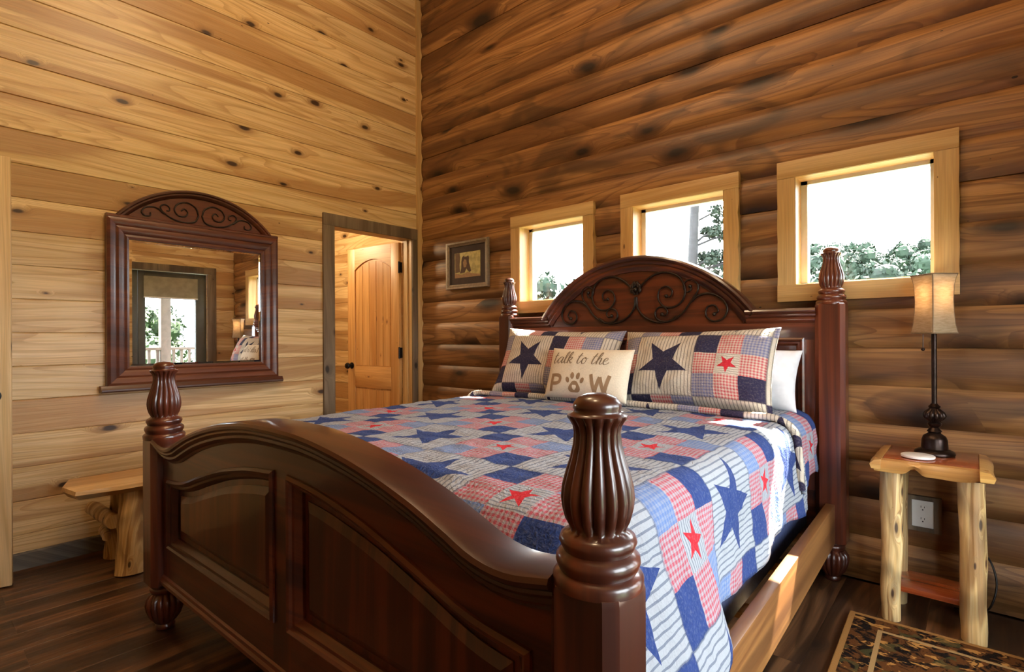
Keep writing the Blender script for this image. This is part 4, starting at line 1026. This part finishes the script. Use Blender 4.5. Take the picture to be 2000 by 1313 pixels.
# ================================================================== PICTURE
pc = thing('framed_picture', 'pewter framed wildlife print on the log wall beside the window', 'picture', (0.60, 0.0, 1.755))
PWX, PHZ = 0.240, 0.192
prof = [(0.0, -0.010), (0.0, -0.018), (0.3, -0.022), (0.55, -0.030), (0.9, -0.030), (1.0, -0.022), (1.0, -0.004), (0.5, -0.004)]
oc = [(-PWX, -PHZ), (PWX, -PHZ), (PWX, PHZ), (-PWX, PHZ)]; q = 0.036; ic = [(-PWX + q, -PHZ + q), (PWX - q, -PHZ + q), (PWX - q, PHZ - q), (-PWX + q, PHZ - q)]
for k in range(4):
    vs = []
    for (a, b) in ((ic[k], oc[k]), (ic[(k + 1) % 4], oc[(k + 1) % 4])):
        for (f, y) in prof: vs.append((a[0] + (b[0] - a[0]) * f, y, a[1] + (b[1] - a[1]) * f))
    n = len(prof); m = MB(); m.add(vs, [(j, (j + 1) % n, n + (j + 1) % n, n + j) for j in range(n)] + [tuple(range(n))[::-1], tuple(range(n, 2 * n))]); m.build('frame_side', SILVER, pc, smooth=30)
part('mat_board', MATBOARD, pc, 'box', -PWX + 0.03, PWX - 0.03, -0.011, -0.003, -PHZ + 0.03, PHZ - 0.03, smooth=0)
def print_mat():
    m = Mat('print_meadow'); x, y, z = m.coord(); n = m.noise(m.vec(x, y, z), 30, 3); m.base(m.mix(n.step(0.35, 0.65), lin((150, 138, 74)), lin((186, 168, 100)))); m.set(rough=0.5); return m.m
pr = part('print', print_mat(), pc, 'box', -0.146, 0.146, -0.0125, -0.010, -0.101, 0.101, smooth=0)
FUR = plain('print_fur', lin((72, 46, 28)), 0.7, sc=60); FUR2 = plain('print_fur_tan', lin((150, 116, 80)), 0.7, sc=60); TRK = plain('print_tree', lin((96, 70, 44)), 0.7, sc=40)
m = MB(); m.prism([(-.140, -.06), (-.085, -.055), (-.090, .0), (-.082, .06), (-.090, .1), (-.140, .1)], -0.0128, -0.0124, 'y'); m.build('printed_tree', TRK, pr, smooth=0)
m = MB(); m.prism([(-.06, .062), (-.045, .074), (-.03, .066), (-.005, .066), (.012, .072), (.02, .058), (.018, .02), (.03, -.01), (.045, -.055), (.02, -.062), (-.01, -.03), (-.03, -.062), (-.085, -.066), (-.07, -.02), (-.068, .03)], -0.0129, -0.0124, 'y'); m.build('printed_bear', FUR, pr, smooth=0)
m = MB(); m.prism([(-.05, .02), (-.035, .045), (-.012, .04), (-.005, .01), (-.015, -.02), (-.04, -.02)], -0.0131, -0.0126, 'y'); m.build('printed_muzzle', FUR2, pr, smooth=0)
m = MB(); m.prism([(-.146, -.101), (.146, -.101), (.146, -.085), (.06, -.075), (0, -.06), (-.06, -.078), (-.146, -.062)], -0.01275, -0.0124, 'y'); m.build('printed_ground', FUR2, pr, smooth=0)

# ================================================================== NIGHTSTAND, LAMP, COASTER, OUTLET
ns = thing('log_nightstand', 'rustic nightstand with live-edge cedar top and peeled log legs', 'nightstand', (3.533, -0.215, 0))
def log_leg(p0, p1, r0, r1, seed, seg=16, n=14):
    m = MB(); vs = []; p0 = Vector(p0); p1 = Vector(p1); d = (p1 - p0)
    t = d.normalized(); a = t.cross(Vector((0, 1, 0.01))).normalized(); b = a.cross(t)
    for i in range(n):
        f = i / (n - 1); c = p0 + d * f + a * 0.006 * nz(f * 3, seed) + b * 0.006 * nz(f * 3, seed + 5)
        for k in range(seg):
            an = 2 * PI * k / seg
            r = (r0 + (r1 - r0) * f) * (1 + 0.10 * nz(math.cos(an) * 1.4 + seed, math.sin(an) * 1.4, f * 5) + 0.06 * nz(math.cos(an) * 4 + seed, math.sin(an) * 4, f * 8))
            vs.append(tuple(c + (a * math.cos(an) + b * math.sin(an)) * r))
    fs = [(i * seg + k, i * seg + (k + 1) % seg, (i + 1) * seg + (k + 1) % seg, (i + 1) * seg + k) for i in range(n - 1) for k in range(seg)]
    fs += [tuple(range(seg))[::-1], tuple((n - 1) * seg + k for k in range(seg))]
    m.add(vs, fs); return m
NT = 0.668
for i, (x0, y0, x1, y1, r0, r1) in enumerate(((-0.128, -0.098, -0.122, -0.100, 0.033, 0.041), (0.132, -0.098, 0.126, -0.100, 0.040, 0.041), (-0.128, 0.10, -0.122, 0.10, 0.036, 0.040), (0.130, 0.10, 0.124, 0.10, 0.040, 0.042))):
    log_leg((x0, y0, 0), (x1, y1, NT - 0.045), r0, r1, i * 3.3).build('leg', PEELED, ns, smooth=60)
m = MB(); m.cbox(-0.150, 0.150, -0.150, 0.185, NT - 0.035, NT, 0.004); m.build('top', CEDAR, ns, smooth=30)
# live edge along the front
n = 30; vs = []
for i in range(n):
    x = -0.175 + 0.35 * i / (n - 1)
    dp = 0.052 + 0.016 * nz(x * 9, 4.0) - 0.030 * math.exp(-((x + 0.045) / 0.022) ** 2); fr = -0.172 + 0.012 * nz(x * 7, 1.0)
    vs += [(x, -0.150, NT + 0.001), (x, fr, NT - 0.004), (x, fr - 0.006, NT - dp * 0.5), (x, fr + 0.004, NT - dp), (x, -0.150, NT - dp * 0.9)]
fs = [(i * 5 + k, i * 5 + (k + 1) % 5, (i + 1) * 5 + (k + 1) % 5, (i + 1) * 5 + k) for i in range(n - 1) for k in range(5)] + [tuple(range(5)), tuple((n - 1) * 5 + k for k in range(5))[::-1]]
m = MB(); m.add(vs, fs); m.build('live_edge', SAPWOOD, ns, smooth=50)
for sg in (-1, 1):
    vs = []; n = 16
    for i in range(n):
        y = -0.192 + 0.38 * i / (n - 1); wv = 0.008 * nz(y * 8, sg * 3.0)
        vs += [(sg * 0.150, y, NT + 0.002), (sg * (0.176 + wv), y, NT - 0.002), (sg * (0.192 + wv), y, NT - 0.020), (sg * (0.186 + wv), y, NT - 0.038), (sg * 0.152, y, NT - 0.038)]
    fs = [(i * 5 + k, i * 5 + (k + 1) % 5, (i + 1) * 5 + (k + 1) % 5, (i + 1) * 5 + k) for i in range(n - 1) for k in range(5)] + [tuple(range(5)), tuple((n - 1) * 5 + k for k in range(5))[::-1]]
    m = MB(); m.add(vs, fs); m.build('end_cleat', SAPWOOD, ns, smooth=50)
part('shelf', CEDAR, ns, 'cbox', -0.115, 0.115, -0.095, 0.11, 0.120, 0.142, 0.003)

lp = thing('table_lamp', 'bronze table lamp with glowing tan fabric shade on the nightstand', 'lamp', (3.542, -0.145, NT + 0.002))
part('base', BRONZE, lp, 'lathe', [(0.068, 0), (0.070, 0.006), (0.066, 0.014), (0.054, 0.020), (0.046, 0.024), (0.046, 0.034), (0.044, 0.060), (0.038, 0.076), (0.024, 0.086), (0.019, 0.092)], 40, smooth=50)
part('urn', BRONZE, lp, 'lathe', [(0.019, 0.090), (0.026, 0.096), (0.020, 0.104), (0.015, 0.112), (0.022, 0.120), (0.026, 0.128), (0.019, 0.134), (0.024, 0.140), (0.036, 0.150), (0.041, 0.162), (0.036, 0.176), (0.024, 0.186), (0.018, 0.192), (0.022, 0.200), (0.016, 0.206), (0.011, 0.212)], 60, rib=(0.138, 0.188, 12, 0.16), smooth=50)
part('stem', BRONZE, lp, 'tube', [(0, 0, 0.20), (0, 0, 0.56)], 0.0095, 14)
part('socket', BLACK, lp, 'lathe', [(0.016, 0.54), (0.018, 0.56), (0.018, 0.60), (0.010, 0.605)], 20)
part('bulb', glow('bulb_glow', (1.0, 0.86, 0.66, 1), 14), lp, 'ball', (0, 0, 0.625), 0.022)
m = MB(); m.tube([(-0.035, -0.02, 0.525), (-0.036, -0.021, 0.46), (-0.036, -0.021, 0.445)], 0.0018, 6); m.ball((-0.036, -0.021, 0.44), 0.007); m.build('pull_chain', BRONZE, lp)
# bell shade: square plan with cut corners, one corner to the viewer
def shade_ring(h, c):
    P = oct_poly(h, c); return [Vector((p[0], p[1], 0)) for p in P]
zs = [(0.502, 0.0580), (0.510, 0.0560), (0.540, 0.0515), (0.59, 0.0480), (0.64, 0.0470), (0.70, 0.0490), (0.73, 0.0530), (0.747, 0.0580)]
vs = []; rz = math.radians(45 + 41 - 45 + 4)
for (z, h) in zs:
    for p in oct_poly(h, h * 0.10):
        vs.append((p[0] * math.cos(rz) - p[1] * math.sin(rz), p[0] * math.sin(rz) + p[1] * math.cos(rz), z + 0.006 * math.cos(4 * math.atan2(p[1], p[0])) * -1))
fs = [(i * 8 + j, i * 8 + (j + 1) % 8, (i + 1) * 8 + (j + 1) % 8, (i + 1) * 8 + j) for i in range(len(zs) - 1) for j in range(8)]
me = bpy.data.meshes.new('shade'); me.from_pydata(vs, [], fs); me.materials.append(SHADE); me.polygons.foreach_set('use_smooth', [True] * len(me.polygons)); me.set_sharp_from_angle(angle=math.radians(30))
sh = link('shade', me, lp); so = sh.modifiers.new('cloth', 'SOLIDIFY'); so.thickness = 0.0015
for row, nm in ((0, 'lower_trim'), (len(zs) - 1, 'upper_trim')):
    m = MB(); m.tube([vs[row * 8 + j] for j in range(8)], 0.0026, 6, closed=True); m.build(nm, plain('shade_braid', lin((120, 96, 70)), 0.8), sh)
for j in (0, 2, 4, 6):
    m = MB(); m.tube([((Vector(vs[i * 8 + j]) + Vector(vs[i * 8 + (j - 1) % 8])) / 2)[:] for i in range(len(zs))], 0.0022, 6); m.build('seam_braid', plain('seam_braid', lin((128, 104, 78)), 0.8), sh)
m = MB()
for k in range(4):
    a = rz + PI / 2 * k; m.tube([(0, 0, 0.722), (0.050 * math.cos(a), 0.050 * math.sin(a), 0.722)], 0.0018, 6)
m.ball((0, 0, 0.732), 0.010); m.build('spider', BRONZE, lp)
pl = bpy.data.lights.new('bulb_light', 'POINT'); pl.energy = 1.1; pl.color = (1.0, 0.85, 0.62); pl.shadow_soft_size = 0.03
po = bpy.data.objects.new('bulb_light', pl); COL.objects.link(po); po.location = (3.542, -0.145, NT + 0.682)

m = MB(); m.lathe([(0.0, 0), (0.052, 0.0), (0.057, 0.003), (0.057, 0.010), (0.054, 0.012), (0.020, 0.0112), (0.0, 0.011)], 40)
o = m.build('coaster', CERAMIC, smooth=40); o.location = (3.494, -0.272, NT + 0.002); tag(o, 'round white coaster in front of the bronze lamp', 'coaster')

ou = thing('wall_outlet', 'white duplex outlet in a brown wooden surround under the nightstand', 'outlet', (3.493, 0.0, 0.372))
m = MB(); slab_with_holes(m, 'y', -0.012, 0.02, -0.066, 0.066, -0.078, 0.078, [(-0.039, 0.039, -0.060, 0.060)]); m.build('surround', GREYWOOD_V, ou, smooth=0)
part('plate', PLASTIC, ou, 'cbox', -0.039, 0.039, -0.006, 0.010, -0.060, 0.060, 0.002)
for s in (-1, 1):
    m = MB(); m.lathe([(0.0165, 0.0), (0.0165, 0.003), (0.0, 0.003)], 28)
    for k in range(len(m.v)):
        x, y, z = m.v[k]; m.v[k] = (x, -0.0055 - z, s * 0.026 + max(-0.0145, min(0.0145, y)))
    rc = m.build('receptacle', PLASTIC, ou, smooth=30)
    for (x, w, h) in ((-0.006, 0.0022, 0.009), (0.006, 0.0022, 0.0075)): part('slot', SLOT, rc, 'box', x - w / 2, x + w / 2, -0.0092, -0.008, s * 0.026 + 0.001, s * 0.026 + 0.001 + h, smooth=0)
    part('slot', SLOT, rc, 'box', -0.0025, 0.0025, -0.0092, -0.008, s * 0.026 - 0.010, s * 0.026 - 0.005, smooth=0)
m = MB(); m.tube(crom([(3.690, -0.02, 0.27), (3.722, -0.05, 0.22), (3.735, -0.07, 0.15), (3.722, -0.09, 0.08), (3.70, -0.07, 0.03), (3.66, -0.05, 0.008), (3.60, -0.05, 0.006)], 8), 0.0035, 8)
o = m.build('lamp_cord', CORD, smooth=60); tag(o, 'thin black lamp cord looping behind the nightstand leg', 'cord')

# ---- rug
m = MB(); m.cbox(0, 0.74, -1.75, 0, 0.0, 0.012, 0.003)
rug = m.build('area_rug', RUGM, smooth=0); rug.location = (3.270, -0.375, 0.001); rug.rotation_euler = (0, 0, math.radians(1.5)); tag(rug, 'brown and beige floral rug beside the bed', 'rug')

# ================================================================== BENCH
be = thing('log_bench', 'rustic log bench with half-log seat against the pine wall under the mirror', 'bench', (0.0, -1.80, 0))
ZS = 0.455
seat = [(.19, -.64), (.345, -.690), (.50, -.665), (.535, -.50), (.548, -.1), (.538, .35), (.50, .66), (.34, .69), (.19, .66)]
m = MB(); top = [(x, y, ZS) for x, y in seat]; mid = [(0.36 + (x - 0.36) * 1.02, y * 1.005, ZS - 0.018) for x, y in seat]; bot = [(0.36 + (x - 0.36) * 0.72, y * 0.97, ZS - 0.05) for x, y in seat]
n = len(seat); m.add(top + mid + bot, [tuple(range(n))] + [tuple(range(2 * n, 3 * n))[::-1]] + [(r * n + i, r * n + (i + 1) % n, (r + 1) * n + (i + 1) % n, (r + 1) * n + i) for r in range(2) for i in range(n)])
m.build('seat', BENCHW, be, smooth=20)
for sgn in (-1, 1):
    log_leg((0.475, sgn * 0.445, 0), (0.430, sgn * 0.425, ZS - 0.03), 0.066, 0.056, 2.0 + sgn).build('leg', PEELED, be, smooth=60)
    log_leg((0.17, sgn * 0.445, 0), (0.25, sgn * 0.425, ZS - 0.03), 0.052, 0.048, 6.0 + sgn).build('leg', PEELED, be, smooth=60)
    log_leg((0.13, sgn * 0.535, 0.275), (0.42, sgn * 0.50, 0.255), 0.034, 0.036, 8.0 + sgn).build('stretcher', PEELED, be, smooth=60)
    log_leg((0.36, sgn * 0.52, 0.17), (0.20, sgn * 0.50, 0.17), 0.020, 0.024, 11.0 + sgn).build('peg', PEELED, be, smooth=60)
    log_leg((0.42, sgn * 0.40, 0.22), (0.38, sgn * 0.16, ZS - 0.05), 0.026, 0.024, 13.0 + sgn).build('brace', PEELED, be, smooth=60)

# ================================================================== OUTSIDE
m = MB(); m.box(-120, 120, 3.0, 160, -6.0, -5.5); m.box(ROOM_W + 6, 120, -120, 3, -6.0, -5.5)
o = m.build('ground', GRASS, smooth=0); tag(o, 'grassy hillside outside the cabin', 'ground', kind='structure')
def leaf_cloud(rx, rz, n_lump, n_leaf, size, seed, spread=0.75):
    R = random.Random(seed); m = MB()
    lumps = []
    for _ in range(n_lump):
        while True:
            p = Vector((R.uniform(-1, 1), R.uniform(-1, 1), R.uniform(-1, 1)))
            if p.length < 1: break
        lumps.append((Vector((p.x * rx * spread, p.y * rx * spread, p.z * rz * spread)), R.uniform(0.25, 0.42) * rx))
    vs = []; fs = []
    for _ in range(n_leaf):
        c, r = lumps[R.randrange(n_lump)]
        d = Vector((R.gauss(0, 1), R.gauss(0, 1), R.gauss(0, 1) + 0.25)).normalized()
        p = c + d * r * R.uniform(0.75, 1.05)
        a = Vector((R.gauss(0, 1), R.gauss(0, 1), R.gauss(0, 1))).normalized(); b = a.cross(d + Vector((0.01, 0.02, 0.03))).normalized()
        s = size * R.uniform(0.6, 1.2); k = len(vs)
        vs += [tuple(p - a * s), tuple(p + b * s * 0.6), tuple(p + a * s), tuple(p - b * s * 0.6)]; fs.append((k, k + 1, k + 2, k + 3))
    m.add(vs, fs); return m, lumps
def crown_mesh(name, mat, rx, rz, n_lump, n_leaf, size, seed, core=True, spread=0.75):
    m, lumps = leaf_cloud(rx, rz, n_lump, n_leaf, size, seed, spread)
    if core:
        for c, r in lumps: m.ball(c, r * 0.82, 7, 5)
    return m.mesh(name, mat, 0, fix=False)
CROWNS = [crown_mesh('crown', LEAF_FAR, 2.6, 2.6, 22, 2600, 0.20, s) for s in (1, 2, 3)]
m = MB(); m.tube([(0, 0, 0), (0.1, 0, 2.5), (0, 0.1, 5.0)], 0.22, 8, r_fn=lambda t: 1 - 0.5 * t); TRUNK = m.mesh('trunk', BARK, 40)
def ray_dir(px):
    d = RT * ((px - 1000) / F_PX) + FW; d.z = 0; return d
def z_at(px, py, depth): return CAM.z + (656.5 + 2.24 - py) / F_PX * depth
SIDE = {1: 'seen through the window nearest the corner', 2: 'seen through the middle window', 3: 'seen through the window beside the lamp'}
tr = random.Random(5)
# (pixel column it is seen at, crown top row, distance): real distances, standing on the hillside
TREES = {3: [(1542, 500, 30), (1745, 506, 31), (1618, 490, 38), (1800, 492, 37), (1575, 476, 45), (1705, 480, 46), (1850, 474, 46), (1635, 470, 53), (1770, 474, 54), (1555, 468, 61), (1690, 472, 62), (1815, 462, 62), (1605, 468, 71), (1745, 470, 73), (1860, 462, 72), (1665, 466, 84), (1795, 466, 88)],
         1: [(1040, 548, 21), (1105, 540, 28), (1062, 528, 35), (1150, 536, 46)],
         2: [(1365, 512, 24), (1440, 500, 18), (1390, 496, 38), (1320, 512, 44)]}
ORD = ['leftmost', 'second', 'third', 'fourth', 'fifth', 'sixth', 'seventh', 'eighth', 'ninth', 'tenth', 'eleventh', 'twelfth', 'thirteenth', 'fourteenth', 'fifteenth', 'sixteenth', 'seventeenth', 'eighteenth']
GROUND_Z = -5.5
for wn_, L in TREES.items():
    for q, (px, py, d) in enumerate(sorted(L)):
        base = CAM + ray_dir(px) * d
        zt = z_at(px, py, d); sc = 0.95 + 0.2 * tr.random()
        zc = zt - 3.0 * sc - GROUND_Z
        t = thing('leafy_tree', '%s leafy tree counting from the left %s' % (ORD[q], SIDE[wn_]), 'tree', (base.x, base.y, GROUND_Z), tr.uniform(0, 6), group='trees outside the log wall windows')
        c = link('crown', CROWNS[q % 3], t); c.location = (0, 0, zc); c.scale = (sc, sc, sc * 1.1); c['kind'] = 'stuff'
        k = link('trunk', TRUNK, t); k.scale = (1, 1, zc / 5.0)
        # lower tier of foliage
        c = link('lower_foliage', CROWNS[(q + 1) % 3], t); c.location = (0.4, -0.3, zc - 3.2 * sc); c.scale = (sc, sc, sc); c['kind'] = 'stuff'
# taller pine with a bare trunk, seen through the middle window
dd = ray_dir(1341); base = CAM + dd * 13.0
t = thing('pine_tree', 'tall dark pine with bare trunk standing outside the middle window', 'tree', (base.x, base.y, -5.5))
lean_v = (RT * 0.045)
m = MB(); m.tube([(lean_v.x * (h - 5), lean_v.y * (h - 5), h) for h in lins(0, 15, 12)], 0.16, 10, r_fn=lambda q: 1.1 - 0.65 * q); m.build('trunk', BARK, t, smooth=60)
R = random.Random(21)
for (dx, hz, rx) in ((0.75, 9.75, .48), (0.45, 9.2, .34), (0.95, 9.15, .40), (0.40, 8.55, .44), (0.9, 8.45, .50), (0.25, 7.85, .44), (0.70, 7.75, .60), (0.1, 7.3, .5), (1.1, 7.4, .6), (0.5, 7.1, .5), (0.5, 10.6, .5), (-0.9, 11.6, .6), (0.9, 11.2, .5), (1.1, 8.5, .4)):
    mm, lu = leaf_cloud(rx, rx * 0.7, 6, 420, 0.060, R.randrange(999), 0.8)
    p = RT * dx + RT * 0.045 * (hz - 5)
    me = mm.mesh('bough', LEAF_NEAR, 0, fix=False); o = link('bough', me, t); o['kind'] = 'stuff'; o.location = (p.x, p.y, hz)
    q = RT * 0.045 * (hz - 5.3)
    m = MB(); m.tube([(q.x, q.y, hz - 0.3), ((q.x + p.x) / 2, (q.y + p.y) / 2, hz - 0.1), (p.x, p.y, hz)], 0.03, 6); m.build('branch', BARK, t, smooth=60)

# porch seen in the mirror
m = MB()
pd = thing('porch', 'timber porch with railing outside the glazed door, seen in the mirror', 'porch', (0, 0, 0))
XR = 6.3
k = 0
y = -3.6
while y < 2.45:
    part('deck_board', PORCH, pd, 'box', ROOM_W + 0.13, XR + 0.1, y, y + 0.135, -0.14, -0.11, smooth=0); y += 0.141
for yy in (-3.5, -0.19, 2.35): part('porch_post', PORCH, pd, 'cbox', XR - 0.07, XR + 0.07, yy - 0.07, yy + 0.07, -0.11, 2.62, 0.006)
part('beam', PORCH, pd, 'cbox', XR - 0.08, XR + 0.08, -3.7, 2.5, 2.62, 2.84, 0.006)
part('roof', PORCH, pd, 'box', ROOM_W + 0.13, XR + 0.25, -3.8, 2.5, 2.98, 3.04, smooth=0)  # out of view, made solid to keep high sky light off the quilt side
for xq in (4.5, 5.0, 5.5, 6.0): part('rafter', PORCH, pd, 'cbox', xq - 0.04, xq + 0.04, -3.8, 2.5, 2.84, 2.98, 0.004)
part('handrail', PORCH, pd, 'cbox', XR - 0.06, XR + 0.06, -3.5, 2.35, 0.99, 1.03, 0.004)
part('bottom_rail', PORCH, pd, 'cbox', XR - 0.03, XR + 0.03, -3.5, 2.35, 0.0, 0.05, 0.004)
bal = MB(); bal.box(-0.018, 0.018, -0.018, 0.018, 0.05, 0.99); bal = bal.mesh('baluster', PORCH, 0)
y = -3.4
while y < 2.3:
    if min(abs(y - q) for q in (-3.5, -0.19, 2.35)) > 0.09: o = link('baluster', bal, pd); o.location = (XR, y, 0)
    y += 0.115
PC = [crown_mesh('crown', LEAF_PORCH, 1.5, 1.2, 18, 6000, 0.065, s) for s in (11, 12)]
for q, (x, y, z, s) in enumerate(((10.5, 0.2, 0.15, 1.05), (11.6, 3.4, 0.4, 1.2), (10.2, -4.0, 0.0, 1.0), (16.5, 7.6, 1.0, 1.5), (15.6, 1.6, 0.7, 1.3), (18, -3.0, 0.8, 1.5))):
    t = thing('leafy_tree', 'bright green tree beyond the porch railing, %s from the left in the mirror' % ['third', 'fourth', 'first', 'fifth', 'second', 'sixth'][q], 'tree', (x, y, z - 5.2), q, group='trees beyond the porch')
    c = link('crown', PC[q % 2], t); c.location = (0, 0, 5.2); c.scale = (s, s, s); c['kind'] = 'stuff'
    k = link('trunk', TRUNK, t)
